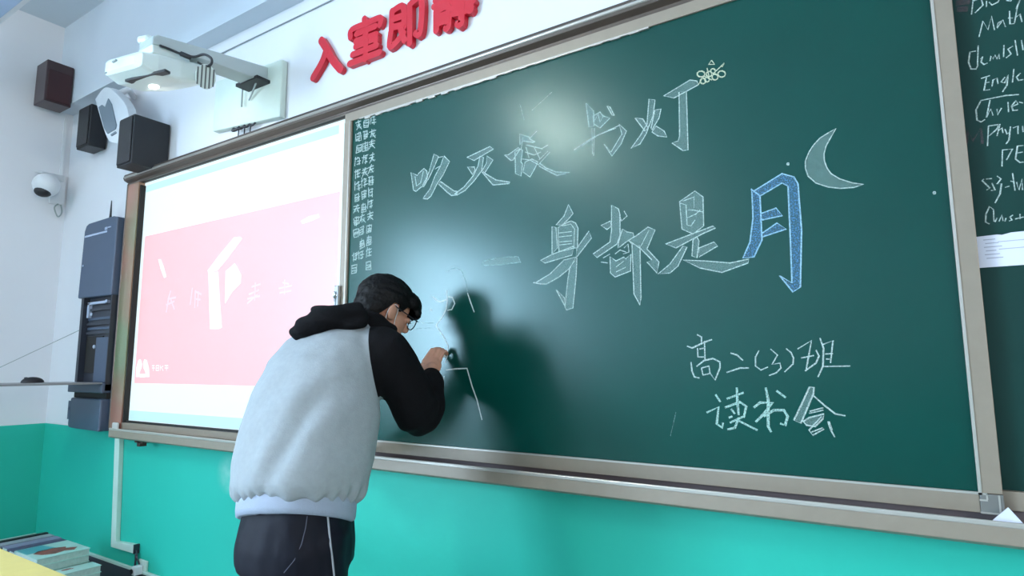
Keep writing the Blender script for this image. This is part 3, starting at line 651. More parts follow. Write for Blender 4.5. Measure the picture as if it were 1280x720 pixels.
def wall_glyph(strokes, wd, label):
    """bold rounded strokes (pixel polylines) as one raised character"""
    bm = bmesh.new()
    for k_, pl in enumerate(strokes):
        pts = smooth_path([at(x, y, WY) for x, y in pl], 5)
        n = len(pts); Ls, Rs = [], []
        for i, p in enumerate(pts):
            d = pts[min(i+1, n-1)]-pts[max(i-1, 0)]; d.normalize(); q = Vector((-d.z, 0, d.x))
            Ls.append(p+q*wd); Rs.append(p-q*wd)
        cap = lambda c, d: [c+Vector((math.cos(a)*wd, 0, math.sin(a)*wd)) for a in d]
        d0 = (pts[0]-pts[1]); a0 = math.atan2(d0.z, d0.x); d1 = (pts[-1]-pts[-2]); a1 = math.atan2(d1.z, d1.x)
        poly = Ls[::-1]+[pts[0]+Vector((math.cos(a0+t), 0, math.sin(a0+t)))*wd for t in (-.9, -.3, .3, .9)]+Rs+[pts[-1]+Vector((math.cos(a1+t), 0, math.sin(a1+t)))*wd for t in (-.9, -.3, .3, .9)]
        extrude_poly(bm, [Vector((p.x, WY-.0005, p.z)) for p in poly], (0, -.024-.0004*k_, 0))
    o = obj('wall_character', bm, M_RED); tag(o, label, 'wall lettering', 'red characters on the wall above the board'); return o
wall_glyph([[(406, 53), (413, 64), (420, 77), (430, 89)], [(412, 66), (407, 80), (396, 99)]], .021, 'leftmost raised red character on the wall, a simple two-stroke one')
def g2(o, s, L_): return [[(o[0]+x/s, o[1]+y/s) for x, y in pl] for pl in L_]
Z = (380, 0)
wall_glyph(g2(Z, 5.333, [[(425, 140), (430, 170)], [(335, 265), (340, 215), (430, 175), (530, 135), (530, 180)], [(375, 240), (500, 190)], [(370, 290), (505, 245)], [(440, 245), (375, 325)], [(370, 325), (505, 270)], [(490, 250), (505, 290)],
                         [(440, 290), (435, 410)], [(350, 380), (510, 320)], [(330, 440), (530, 365)]]), .0165, 'second raised red character from the left, above the whiteboard divider')
wall_glyph(g2(Z, 5.333, [[(610, 90), (605, 230)], [(615, 90), (685, 60), (690, 200)], [(615, 145), (685, 120)], [(615, 200), (685, 180)], [(605, 225), (600, 330), (690, 240)], [(670, 210), (695, 285)], [(730, 50), (730, 305)], [(740, 40), (808, 10), (800, 230), (770, 240)]]), .0165,
           'third raised red character from the left, two tall halves side by side')
wall_glyph(g2(Z, 5.333, [[(890, 60), (990, 20)], [(900, 20), (990, -20)], [(945, -40), (945, 60)], [(905, 90), (905, 220)], [(905, 95), (985, 65), (985, 190), (970, 205)], [(910, 135), (980, 110)], [(910, 175), (980, 150)],
                         [(1060, -60), (1020, 0)], [(1030, -20), (1110, -50), (1090, 0)], [(1020, 30), (1130, -10)], [(1015, 75), (1150, 30)], [(1025, 110), (1140, 80)], [(1140, -5), (1135, 90)], [(1075, -20), (1075, 170), (1050, 180)]]), .0165,
           'rightmost raised red character, cut off by the top of the picture')

# thin cable along the wall under the beam
bm = bmesh.new(); a = at(262, 74, WY-.006); b = at(300, 55.5, WY-.006)
tube(bm, smooth_path([at(268, 80, WY-.006), at(270, 72, WY-.006), at(283, 64, WY-.006), b, Vector((-1, WY-.006, b.z)), Vector((3.9, WY-.006, b.z))], 4), .0035, 8)
tag(obj('wall_cable', bm, mat('grey_cable', srgb(130, 138, 140), .6)), 'thin grey cable running along the white wall under the beam', 'cable')

# ------------------------------------------------------------------ projector on its wall arm
PX = -2.88
PJ = thing('projector', 'white short-throw projector on a wall arm above the whiteboard', 'projector', (PX, -.6, 2.7))
bm = bmesh.new()
def R3(ax, a): return Matrix.Rotation(a, 3, ax)
# body: rounded wedge, front end towards the room
secs = []
for y, x0, x1, z0, z1 in ((-.672, -3.04, -2.87, 2.705, 2.750), (-.660, -3.082, -2.835, 2.690, 2.768), (-.60, -3.095, -2.818, 2.668, 2.783), (-.50, -3.09, -2.812, 2.672, 2.80), (-.40, -3.07, -2.82, 2.71, 2.82), (-.345, -3.03, -2.85, 2.74, 2.825)):
    c = Vector(((x0+x1)/2, y, (z0+z1)/2)); secs.append(ring_pts(c, Vector((1, 0, 0)), Vector((0, 0, 1)), (x1-x0)/2, (z1-z0)/2, 32, 6))
loft(bm, secs)
for v in bm.verts: v.co.y += (v.co.x+3.085)*.19
obj('body', bm, M_PROJ, PJ, smooth=False, bevel=.004)
def atz(px, py, Z): d = ray(px, py); return EYE+d*((Z-EYE.z)/d.z)
q0, q1 = atz(156, 102, 2.662), atz(206, 89, 2.675)
bm = bmesh.new(); extrude_poly(bm, [q0, q1, q1+Vector((-.02, .035, .006)), q0+Vector((-.01, .035, .006))], (0, 0, .012)); obj('lens_slot', bm, M_DARK, PJ)
bm = bmesh.new(); ellipsoid(bm, Vector((-2.95, -.50, 2.668)), (.03, .022, .008), seg=20); LN = obj('lens', bm, mat('lens_glow', (1, 1, 1, 1), .1, noise=0, emit=(1, .97, .93, 1), es=1.5), PJ, smooth=True)
obj('mark', bx((-2.99, -.672, 2.728), (-2.955, -.664, 2.735)), M_PROJD, PJ)
obj('mark', bx((-3.075, -.664, 2.70), (-3.06, -.655, 2.706)), M_PROJD, PJ)
bm = bmesh.new()
extrude_poly(bm, [Vector((-2.95, y, z)) for y, z in ((-.58, 2.812), (-.3, 2.848), (.025, 2.868), (.025, 2.955), (-.3, 2.908), (-.56, 2.866), (-.58, 2.85))], (.125, 0, 0))
obj('arm', bm, mat('arm_paint', srgb(178, 190, 190), .45, noise=.03), PJ, bevel=.006)
bm = bmesh.new(); box(bm, (-2.96, -.575, 2.782), (-2.83, -.40, 2.83), rot=R3('X', .1), piv=Vector((-2.9, -.5, 2.80))); obj('arm_clamp', bm, M_PROJ, PJ, bevel=.006)
bm = bmesh.new(); tube(bm, [at(176, 51, -.57), at(186, 50, -.555), at(198, 55, -.53)], [.02, .024, .012], 12); obj('connector', bm, M_PROJ, PJ)
bm = bmesh.new(); pz = [(-3.33, 2.70), (-2.705, 2.645), (-2.705, 2.97), (-3.33, 3.01)]
extrude_poly(bm, [Vector((x, WY, z)) for x, z in pz], (0, -.04, 0)); PL = obj('wall_plate', bm, mat('plate_paint', srgb(200, 214, 204), .5, noise=.05), PJ, bevel=.01)
bm = bmesh.new(); box(bm, (-2.99, -.06, 2.855), (-2.80, .02, 2.872)); obj('arm_bracket', bm, M_DARK, PJ)
bm = bmesh.new(); tube(bm, [(-3.02, 0, 2.87), (-3.02, 0, 2.77)], .005, 8); obj('hanging_wire', bm, M_PROJD, PJ)
bm = bmesh.new(); tube(bm, [(-2.84, -.03, 2.87), (-2.93, .0, 2.82), (-2.97, .01, 2.80)], .005, 8); obj('hanging_wire', bm, M_PROJD, PJ)
VC = at(257, 96, -.36)
nrm = (EYE-VC).normalized(); side = nrm.cross(Vector((0, 0, 1))).normalized(); upv = side.cross(nrm)
VM = Matrix((side, nrm, upv)).transposed()
bm = bmesh.new(); loft(bm, [ring_pts(VC+nrm*o_, side, upv, .046*k_, .058*k_, 32) for o_, k_ in ((-.03, .85), (-.01, 1), (.012, 1), (.02, .92))])
M_SLOT = mat('slot_grey', srgb(92, 98, 100), .6)
VD = obj('vent_disc', bm, M_PROJ, PJ); VD['label'] = 'round white disc with dark vertical slots'
for i in range(5):
    o_ = (i-2)*.017; hl = .055*math.sqrt(1-(o_/.05)**2)
    c = VC + side*o_ + nrm*.021; bm = bmesh.new()
    bmesh.ops.transform(bm, matrix=Matrix.Identity(4), verts=box(bm, (-.0035, -.002, -hl), (.0035, .002, hl)))
    for v in bm.verts: v.co = c+VM@v.co
    obj('slot', bm, M_SLOT, VD)
bm = bmesh.new()
c0 = [at(200, 57, -.55), at(213, 62, -.5), at(230, 69, -.45), at(243, 71, -.42), at(255, 68, -.4), at(264, 73, -.39), at(264, 80, -.38), at(257, 83, -.37), at(248, 78, -.37)]
tube(bm, smooth_path(c0, 6), .006, 8); tube(bm, [at(226, 67, -.46), at(238, 72, -.43)], .012, 8); obj('cable', bm, M_CABLE, PJ, smooth=True)
bm = bmesh.new(); random.seed(2)
for k_ in range(4):
    x = -3.13+k_*.05; ps = [Vector((x, .03, 2.675-k_*.004)), Vector((x+.02, .012, 2.655)), Vector((x+.04, .02, 2.66-k_*.003)), Vector((x+.06, .03, 2.672))]
    tube(bm, smooth_path(ps, 4), .009-.0012*k_, 6)
for k_ in range(3): tube(bm, [(-3.08+.055*k_, .03, 2.66), (-3.085+.055*k_, .03, 2.615-.01*(k_ % 2))], .003, 6)
obj('cable_bundle', bm, M_CABLE, PJ, smooth=True)
# light that leaves the projector lens and falls on the wall beside it and on the whiteboard
sp = bpy.data.lights.new('projector_beam', 'SPOT'); sp.energy = 7; sp.spot_size = math.radians(150); sp.spot_blend = .9; sp.shadow_soft_size = .04; sp.color = (1, .97, .95)
so = bpy.data.objects.new('projector_beam', sp); COL.objects.link(so); so.location = (-2.95, -.50, 2.64)
so.rotation_euler = Vector((-.35, .75, -.35)).to_track_quat('-Z', 'Y').to_euler()

# ------------------------------------------------------------------ speakers
def speaker(x0, x1, y0, y1, z0, z1, label, m, mg, mounted, grp):
    t = thing('wall_speaker', label, 'speaker', ((x0+x1)/2, (y0+y1)/2, z0), grp)
    obj('cabinet', bx((x0, y0, z0), (x1, y1, z1)), m, t, bevel=.006)
    if mounted == 'front':
        obj('grille', bx((x0+.012, y0-.008, z0+.012), (x1-.012, y0+.001, z1-.012)), mg, t, bevel=.004)
        obj('wall_bracket', bx(((x0+x1)/2-.04, y1-.002, z0+.1), ((x0+x1)/2+.04, WY, z0+.2)), M_DARK, t)
    else:
        obj('grille', bx((x1-.001, y0+.012, z0+.012), (x1+.008, y1-.012, z1-.07)), mg, t, bevel=.004)
        obj('wall_bracket', bx((XL, (y0+y1)/2-.04, z0+.1), (x0+.002, (y0+y1)/2+.04, z0+.2)), M_DARK, t)
    return t
speaker(-4.045, -3.863, -.165, .052, 2.56, 2.872, 'black box speaker on the wall just above the whiteboard corner', M_SPK, M_SPK, 'front', 'box speakers')
speaker(-4.915, -4.73, -.062, .052, 2.885, 3.19, 'black box speaker partly behind the white loudspeaker in the wall corner', M_SPK, M_SPK, 'front', 'box speakers')
speaker(-5.27, -5.085, -.225, -.055, 3.245, 3.555, 'dark maroon box speaker high on the left wall', M_SPKR2, M_SPKR, 'left', 'box speakers')

# white oval loudspeaker, tilted
LS = thing('loudspeaker', 'white oval loudspeaker with grey grille tilted between the two black box speakers', 'loudspeaker', tuple(at(140, 145, -.12)))
def facing_frame(c, roll):
    n = Vector((.25, -.95, -.15)).normalized(); s = n.cross(Vector((0, 0, 1))).normalized(); u = s.cross(n)
    if s.x > 0: s = -s
    return n, s, u
P4 = [at(119, 124, -.12), at(130, 110, -.12), at(141, 113, -.12), at(159, 135, -.12), at(160, 168, -.12), at(153, 178, -.12), at(141, 178, -.12), at(132, 168, -.12)]
P4b = smooth_path(P4+[P4[0]], 4)[:-1]
bm = bmesh.new(); extrude_poly(bm, P4b, (.0, .05, .01)); obj('housing', bm, M_SPKW, LS, bevel=.006)
G4 = [at(123, 134, -.126), at(127, 131, -.126), at(131, 134, -.126), at(135, 123, -.126), at(139, 130, -.126), at(145, 156, -.126), at(144, 161, -.126), at(134, 167, -.126), at(130, 160, -.126)]
bm = bmesh.new(); extrude_poly(bm, G4, (0, .012, 0)); obj('grille', bm, M_GRILLE, LS)
bm = bmesh.new(); extrude_poly(bm, [at(138, 168, -.126), at(144, 164, -.126), at(145, 166, -.126), at(139, 170, -.126)], (0, .01, 0)); obj('badge', bm, M_GRILLE, LS)
bm = bmesh.new(); tube(bm, [at(150, 118, 0), at(162, 124, .03), at(161, 143, .05)], .01, 8)
tube(bm, [at(146, 118, -.08), at(160, 112, -.02), at(168, 122, .055)], .02, 10); obj('bracket', bm, M_SPKW, LS)

# ------------------------------------------------------------------ security camera
SCM = thing('security_camera', 'white dome security camera on the left wall with a dark lens window', 'camera', (XL+.1, -.12, 2.6))
obj('wall_plate', bx((XL, -.05, 2.56), (XL+.02, .045, 2.79)), M_SPKW, SCM, bevel=.004)
bm = bmesh.new(); extrude_poly(bm, [Vector((XL+.02, .03, z)) for z in (2.74, 2.79)]+[Vector((XL+.16, -.16, 2.745)), Vector((XL+.16, -.16, 2.73))], (0, -.05, 0)); obj('bracket_arm', bm, M_SPKW, SCM)
bm = bmesh.new(); ellipsoid(bm, Vector((XL+.15, -.125, 2.655)), (.085, .085, .085), seg=28); obj('dome_body', bm, M_SPKW, SCM, smooth=True)
bm = bmesh.new(); ellipsoid(bm, Vector((XL+.165, -.145, 2.6)), (.05, .055, .04), seg=24); obj('lens_window', bm, M_DARK, SCM, smooth=True)
bm = bmesh.new(); cc = at(89, 260, .0)
tube(bm, smooth_path([Vector((XL+.03, .0, 2.56)), Vector((XL+.06, -.03, 2.52)), Vector((XL+.05, .0, 2.46)), Vector((XL+.03, .03, 2.5)), Vector((XL+.03, .02, 2.56))], 5), .005, 8); obj('cable_loop', bm, M_PROJD, SCM)
bm = bmesh.new(); box(bm, (XL, .0, 2.79), (XL+.012, .02, 3.24)); obj('cable_duct', bm, M_SPKW, SCM)

# ------------------------------------------------------------------ control cabinet left of the board
CB = thing('control_cabinet', 'slate blue wall cabinet with open middle bay left of the whiteboard', 'cabinet', (-4.5, .0, .94))
X0, X1, YF = -4.70, -4.245, -.05
bm = bmesh.new(); r = .05
prof = [(X0, 1.80), (X1, 1.795), (X1, 2.31)]+[(X0+r-r*math.sin(a)+.0, 2.255+r*math.cos(a)) for a in (0, .4, .8, 1.2, 1.57)]
prof = [(X0-.015, 1.80), (X1, 1.795), (X1, 2.305), (X1-.06, 2.318), (X0+.06, 2.312), (X0+.02, 2.295), (X0, 2.26)]
extrude_poly(bm, [Vector((x, YF, z)) for x, z in prof], (0, WY-.002-YF, 0)); obj('upper_box', bm, M_CAB, CB, bevel=.008)
obj('trim_line', bx((X0+.02, YF-.003, 2.215), (X1-.12, YF, 2.228)), M_CABL, CB, bevel=.001)
bm = bmesh.new(); box(bm, (X1-.15, YF-.004, 2.235), (X1-.12, YF, 2.252)); box(bm, (X1-.11, YF-.004, 2.243), (X1-.07, YF, 2.25)); obj('badge', bm, M_CABL, CB)
bm = bmesh.new(); ellipsoid(bm, Vector((X0+.03, YF-.002, 2.02)), (.008, .004, .008), seg=10); obj('lock', bm, M_CABL, CB)
bm = bmesh.new(); box(bm, (X0+.03, -.005, 1.19), (X1, WY-.002, 1.797)); obj('middle_bay', bm, M_CABD, CB)
obj('bay_side', bx((X0+.03, YF+.008, 1.19), (X0+.065, -.004, 1.797)), M_CABD, CB); obj('bay_side', bx((X1-.01, YF+.008, 1.19), (X1, -.004, 1.797)), M_CABD, CB)
bm = bmesh.new(); box(bm, (X0+.08, YF+.025, 1.665), (X0+.105, -.004, 1.765)); box(bm, (X0+.08, YF+.025, 1.752), (X1-.1, -.004, 1.768)); obj('label_strip', bm, M_CABL, CB)
for kx, kz in ((X1-.1, 1.762), (X0+.16, 1.685)):
    bm = bmesh.new(); ellipsoid(bm, Vector((kx, YF+.02, kz)), (.012, .006, .012), seg=10); obj('knob', bm, M_CABL, CB)
for k_, z in enumerate((1.72, 1.66, 1.625, 1.595, 1.565)):
    obj('equipment_slat', bx((X0+.11 if k_ < 1 else X0+.08, YF+.03+.006*(k_ % 2), z-.012), (X1-.012, -.004, z+.004)), M_CAB if k_ % 2 else M_CABD, CB)
obj('recess', bx((X0+.08, -.012, 1.30), (X1-.15, -.004, 1.54)), M_BLACK, CB)
obj('bay_panel', bx((X1-.2, YF+.02, 1.24), (X1-.012, -.004, 1.53)), M_CAB, CB, bevel=.004)
bm = bmesh.new(); ellipsoid(bm, Vector((X1-.24, -.02, 1.47)), (.01, .01, .014), seg=10); obj('handle', bm, M_CABL, CB, smooth=True)
obj('counter', bx((X0-.02, YF-.01, 1.175), (X1, WY-.002, 1.235)), M_CAB, CB, bevel=.006)
DR = obj('fold_down_tray', bx((X0-.02, -.62, 1.232), (X1-.0, YF-.008, 1.2425)), mat('tray_grey', srgb(120, 124, 126), .4), CB, bevel=.002)
DR['label'] = 'thin grey fold-down tray reaching into the room'
bm = bmesh.new(); tube(bm, [(X0+.01, -.008, 1.60), (X0+.01, -.60, 1.243)], .0022, 6); obj('stay_wire', bm, M_PROJD, CB)
obj('gap', bx((X0+.01, YF+.02, 1.14), (X1, WY-.002, 1.177)), M_BLACK, CB)
bm = bmesh.new(); extrude_poly(bm, [Vector((x, YF-.01, z)) for x, z in ((X0+.07, .945), (X1, .94), (X1, 1.14), (X0+.035, 1.14), (X0+.02, .965), (X0+.035, .948))], (0, WY-.002-YF+.01, 0)); obj('lower_box', bm, M_CAB, CB, bevel=.01)
bm = bmesh.new(); ellipsoid(bm, Vector((X0+.03, YF-.012, 1.07)), (.007, .004, .012), seg=10); box(bm, (X0+.015, YF-.0115, 1.0), (X0+.045, YF-.009, 1.12)); obj('lock_plate', bm, M_CAB, CB)
bm = bmesh.new(); tube(bm, [(-4.455, -.0, 2.305), (-4.455, 0, 2.36), (-4.457, 0, 2.455)], [.011, .007, .003], 8); obj('antenna', bm, M_DARK, CB)
MS = thing('computer_mouse', 'black computer mouse lying on the fold-down tray', 'mouse', (-4.6, -.30, 1.243))
bm = bmesh.new(); ellipsoid(bm, Vector((-4.6, -.30, 1.2455)), (.033, .062, .033), seg=20)
bm = iso_cut(bm, lambda p: p.z-1.2433); obj('shell', bm, M_DARK, MS, smooth=True)
bm = bmesh.new(); ellipsoid(bm, Vector((-4.6, -.335, 1.272)), (.005, .012, .006), seg=10); obj('scroll_wheel', bm, M_CABD, MS)

# ------------------------------------------------------------------ trunking on the dado
TR = thing('cable_trunking', 'pale green white plastic cable trunking running down the green wall from the tray', 'trunking', (-4.2, WY, .24))
bm = bmesh.new(); extrude_poly(bm, [Vector((x, WY, z)) for x, z in ((-4.235, .914), (-4.175, .914), (-4.125, .285), (-4.178, .25))], (0, -.028, 0)); obj('vertical_duct', bm, M_TRUNK, TR, bevel=.003)
bm = bmesh.new(); extrude_poly(bm, [Vector((x, WY, z)) for x, z in ((-4.178, .25), (-4.128, .287), (-3.9, .302), (-3.9, .254))], (0, -.029, 0)); obj('horizontal_duct', bm, M_TRUNK, TR, bevel=.003)
obj('end_cap', bx((-3.903, WY-.031, .252), (-3.892, WY, .304)), M_CABD, TR)
bm = bmesh.new(); tube(bm, smooth_path([(-3.89, WY-.02, .25), (-3.885, WY-.022, .21), (-3.89, WY-.022, .1), (-3.87, WY-.022, .0)], 4), .006, 8); tube(bm, smooth_path([(-3.888, WY-.02, .27), (-3.87, WY-.022, .235), (-3.84, WY-.022, .2)], 4), .0045, 8); obj('cable', bm, M_CABD, TR)
SK = thing('power_socket', 'white power socket low on the green wall beside the trunking', 'socket', (-3.83, WY, .17))
obj('face_plate', bx((-3.87, WY-.014, .14), (-3.78, WY-.0, .225)), M_TRUNK, SK, bevel=.005)
bm = bmesh.new(); box(bm, (-3.85, WY-.06, .15), (-3.81, WY-.014, .2)); obj('plug', bm, M_SPKW, SK, bevel=.006)
bm = bmesh.new(); tube(bm, [(-3.84, WY-.062, .172), (-3.84, WY-.066, .172)], .014, 12); obj('plug_face', bm, M_DARK, SK)

# ------------------------------------------------------------------ books on the floor and yellow desk in the lower left corner
M_TEAL = mat('cover_teal', srgb(70, 150, 160), .35); M_PALE = mat('cover_pale', srgb(168, 204, 196), .35); M_LIL = mat('cover_lilac', srgb(120, 122, 150), .5); M_DKB = mat('cover_black', srgb(20, 24, 28), .5)
M_RUST = mat('cover_rust_print', srgb(128, 62, 52), .45, noise=.6, nscale=30); M_GREY = mat('cover_grey', srgb(140, 150, 158), .5)
def book(x0, x1, y0, y1, z, th, mc, label, group, yaw=0, art=None, name='book'):
    t = thing(name, label, 'book', ((x0+x1)/2, (y0+y1)/2, z), group)
    piv = Vector(((x0+x1)/2, (y0+y1)/2, z)); R_ = R3('Z', yaw)
    def B(a, b): bm = bmesh.new(); box(bm, a, b, rot=R_, piv=piv); return bm
    obj('pages', B((x0+.004, y0+.004, z+.0015), (x1-.003, y1-.004, z+th-.0015)), M_PAGES, t)
    obj('cover', B((x0, y0, z+th-.0018), (x1, y1, z+th)), mc, t)
    obj('cover', B((x0, y0, z), (x1, y1, z+.0018)), mc, t)
    obj('spine', B((x0-.001, y0, z), (x0+.003, y1, z+th)), mc, t)
    if art:
        for nm, poly, mm in art:
            bm = bmesh.new(); extrude_poly(bm, [R_ @ (Vector((x0+(x1-x0)*u, y0+(y1-y0)*v, z+th))-piv)+piv for u, v in poly], (0, 0, .0006)); obj(nm, bm, mm, t)
    return t
blob = [(.42, .25), (.55, .12), (.75, .2), (.85, .4), (.78, .6), (.86, .75), (.7, .88), (.6, .7), (.5, .75), (.4, .55)]
# tall stack, with a magazine on top
z = 0; random.seed(5); n1 = 10; th = .35/n1-.0003
ordn = ['lowest', 'second', 'third', 'fourth', 'fifth', 'sixth', 'seventh', 'eighth', 'ninth']
for i in range(n1):
    d = random.uniform(-.006, .006)*(i < n1-2); last = i == n1-1
    art = [('cover_print', [(.02, .03), (.5, .03), (.42, .6), (.02, .5)], M_TEAL), ('figure_print', blob, M_RUST)] if last else None
    book(-4.15+d, -3.865+d, -.465+d, -.215+d, z, th, (M_GREY, M_PALE, M_LIL, M_GREY, M_PALE, M_PALE, M_GREY, M_PALE, M_PALE, M_PALE)[i],
         'glossy magazine with a rust coloured figure on a teal cover topping the taller stack' if last else ordn[i]+' book from the floor in the taller stack by the corner', 'books in the corner stacks', art=art); z += th+.0003
# lower stack at the right
z = 0; n2 = 8; th2 = .28/n2-.0003
for i in range(n2):
    d = random.uniform(-.005, .005)*(i < n2-2); last = i == n2-1
    art = [('figure_print', [(.02+.5*u, .1+.4*v) for u, v in blob], M_RUST)] if last else None
    book(-3.845+d, -3.735+d, -.40+d, -.21+d, z, th2, (M_GREY, M_PALE, M_GREY, M_PALE, M_LIL, M_GREY, M_PALE, M_PALE)[i],
         'pale book with a small rust print topping the shorter stack' if last else ordn[i]+' book from the floor in the shorter stack beside the skirting', 'books in the corner stacks', art=art); z += th2+.0003
# notebooks standing in a row beside the magazine stack
labs = ['black folder standing farthest left behind the books', 'grey notebook standing next to the black folder', 'lilac notebook standing between the grey notebook and the magazine', 'dark violet notebook standing against the magazine stack']
for i, (x0, x1, y1, zt_, mc) in enumerate(((-4.44, -4.408, -.215, .356, M_DKB), (-4.404, -4.332, -.212, .350, M_GREY), (-4.328, -4.25, -.205, .346, M_LIL), (-4.246, -4.162, -.20, .340, M_TREAD))):
    t = thing('notebook', labs[i], 'notebook', ((x0+x1)/2, y1-.12, 0), 'notebooks beside the magazine')
    obj('cover', bx((x0, y1-.26, 0), (x0+.003, y1, zt_)), M_DKB if i < 3 else mc, t); obj('cover', bx((x1-.003, y1-.26, 0), (x1, y1, zt_-.003)), mc, t)
    obj('spine', bx((x0, y1-.26, zt_-.003), (x1, y1, zt_)), mc, t); obj('pages', bx((x0+.003, y1-.256, .001), (x1-.003, y1-.003, zt_-.003)), M_PAGES, t)
# desk
DK = thing('desk', 'desk with a pale yellow top in the lower left corner', 'desk', (-2.9, -1.4, 0))
obj('tabletop', bx((-3.25, -1.66, .725), (-2.03, -1.062, .75)), M_DESK, DK, bevel=.004)
obj('edge_band', bx((-2.032, -1.66, .7255), (-2.025, -1.062, .7495)), mat('desk_edge', srgb(214, 160, 110), .5), DK)
for x in (-3.18, -2.1):
    for y in (-1.6, -1.12): obj('leg', bx((x-.02, y-.02, 0), (x+.02, y+.02, .725)), M_STEEL, DK)
obj('apron', bx((-3.18, -1.13, .62), (-2.1, -1.115, .725)), M_CABD, DK)
# ------------------------------------------------------------------ the student
V = Vector
PS_ = thing('person', 'person in grey and black raglan hoodie bending to draw on the chalkboard, seen from behind', 'person', (-1.6, -.66, 0))
PXC = -1.6
def torso_rings(rows, n=40, e=2.3):
    out = []
    for z, y, a, b, tl in rows:
        u = V((1, 0, 0)); v = V((0, math.cos(math.radians(tl)), -math.sin(math.radians(tl))))
        out.append(ring_pts(V((PXC+.032*max(0, min(1, (1.34-z)/.25)), y, z)), u, v, a, b, n, e))
    return out
SHR, ELR, WRR = V((-1.435, -.455, 1.372)), V((-1.405, -.285, 1.158)), V((-1.529, -.105, 1.300))
SHL, ELL, WRL = V((-1.765, -.455, 1.372)), V((-1.86, -.35, 1.13)), V((-1.98, -.215, 1.025))
# head frame
HC = at(482, 387, -.255); yaw_, pit_ = math.radians(72), math.radians(-23)
HF = V((math.cos(yaw_)*math.cos(pit_), math.sin(yaw_)*math.cos(pit_), math.sin(pit_)))
HR = HF.cross(V((0, 0, 1))).normalized(); HU = HR.cross(HF)
HM = Matrix((HR, HF, HU)).transposed()
def hp(r, f, u): return HC + HR*r + HF*f + HU*u

# ---- body
bm = bmesh.new()
loft(bm, torso_rings([(.82, -.665, .13, .09, 0), (.92, -.655, .14, .10, 0), (1.05, -.64, .12, .09, 5), (1.2, -.59, .135, .10, 15), (1.32, -.53, .14, .09, 25), (1.39, -.475, .12, .07, 35), (1.43, -.44, .06, .05, 40)], 24))
chain(bm, [V((PXC, -.45, 1.40)), V((-1.605, -.37, 1.46)), hp(0, -.03, -.06)], [.062, .058, .058])
ellipsoid(bm, hp(0, -.008, .025), (.076, .096, .088), HM)
ellipsoid(bm, hp(0, .028, -.035), (.062, .064, .078), HM)
ellipsoid(bm, hp(0, .055, -.088), (.034, .036, .03), HM)
ellipsoid(bm, hp(.042, .0, -.06), (.022, .045, .035), HM); ellipsoid(bm, hp(-.042, .0, -.06), (.022, .045, .035), HM)
ellipsoid(bm, hp(0, .098, -.035), (.013, .022, .014), HM); tube(bm, [hp(0, .088, .0), hp(0, .1, -.03)], [.008, .011], 10)
ellipsoid(bm, hp(0, .088, -.066), (.024, .009, .007), HM)
for s in (1, -1):
    Rm = HM @ Matrix.Rotation(s*.35, 3, 'Z')
    ellipsoid(bm, hp(s*.080, -.008, -.018), (.008, .019, .031), Rm, 20); ellipsoid(bm, hp(s*.076, .0, -.03), (.008, .012, .018), HM, 16)
    ellipsoid(bm, hp(s*.034, .079, -.01), (.022, .012, .012), HM, 16)
chain(bm, [SHR, (SHR+ELR)/2, ELR], [.05, .045, .038]); chain(bm, [ELR, (ELR+WRR)/2, WRR], [.038, .035, .025])
chain(bm, [SHL, (SHL+ELL)/2, ELL], [.05, .045, .038]); chain(bm, [ELL, (ELL+WRL)/2, WRL], [.038, .035, .025])
HIPR, HIPL = V((-1.51, -.66, .84)), V((-1.69, -.66, .84))
for hx, kx, fx, ky in ((-1.50, -1.49, -1.485, -.64), (-1.66, -1.67, -1.69, -.60)):
    chain(bm, [V((hx, -.66, .84)), V((kx, ky, .46)), V((fx, -.67, .09))], [.08, .055, .038])
# right hand closed round the chalk
C0, C1 = at(557, 446, -.002), at(541, 437, -.052)
KN = at(541, 449, -.066)
d_ = (KN-WRR).normalized(); n_ = V((.62, -.72, .25)); n_ = (n_-d_*n_.dot(d_)).normalized(); s_ = d_.cross(n_).normalized()
if s_.z < 0: s_ = -s_
PALM = Matrix((s_, d_, n_)).transposed()
ellipsoid(bm, WRR+d_*.045, (.036, .046, .016), PALM, 20); ellipsoid(bm, WRR+d_*.064+s_*.004, (.038, .022, .014), PALM, 20)
chain(bm, [WRR, WRR+d_*.03], [.024, .026])
CH = lambda t: C0.lerp(C1, t)
def finger(base, tip, bulge, r):
    m1 = base.lerp(tip, .36)+bulge; m2 = base.lerp(tip, .78)+bulge*.75
    pts = [base, m1, m2, tip]
    for i in range(3): chain(bm, [pts[i], pts[i+1]], [r-.0006*i, r-.0006*(i+1)], 10)
bul = n_*.018+d_*.016
finger(WRR+d_*.078+s_*.026+n_*.003, CH(.42)+n_*.009, bul, .0082)
finger(WRR+d_*.082+s_*.008+n_*.004, CH(.50)-s_*.010+n_*.004, bul*1.1, .0082)
finger(WRR+d_*.078-s_*.011+n_*.003, CH(.60)-s_*.026-n_*.004, bul*1.05, .0080)
finger(WRR+d_*.070-s_*.028+n_*.001, CH(.70)-s_*.042-n_*.010, bul*.9, .0076)
tb = WRR+d_*.02+s_*.026-n_*.006
chain(bm, [tb, WRR+d_*.052+s_*.040-n_*.014], [.013, .011]); chain(bm, [WRR+d_*.052+s_*.040-n_*.014, CH(.55)-n_*.009+s_*.004], [.011, .0085])
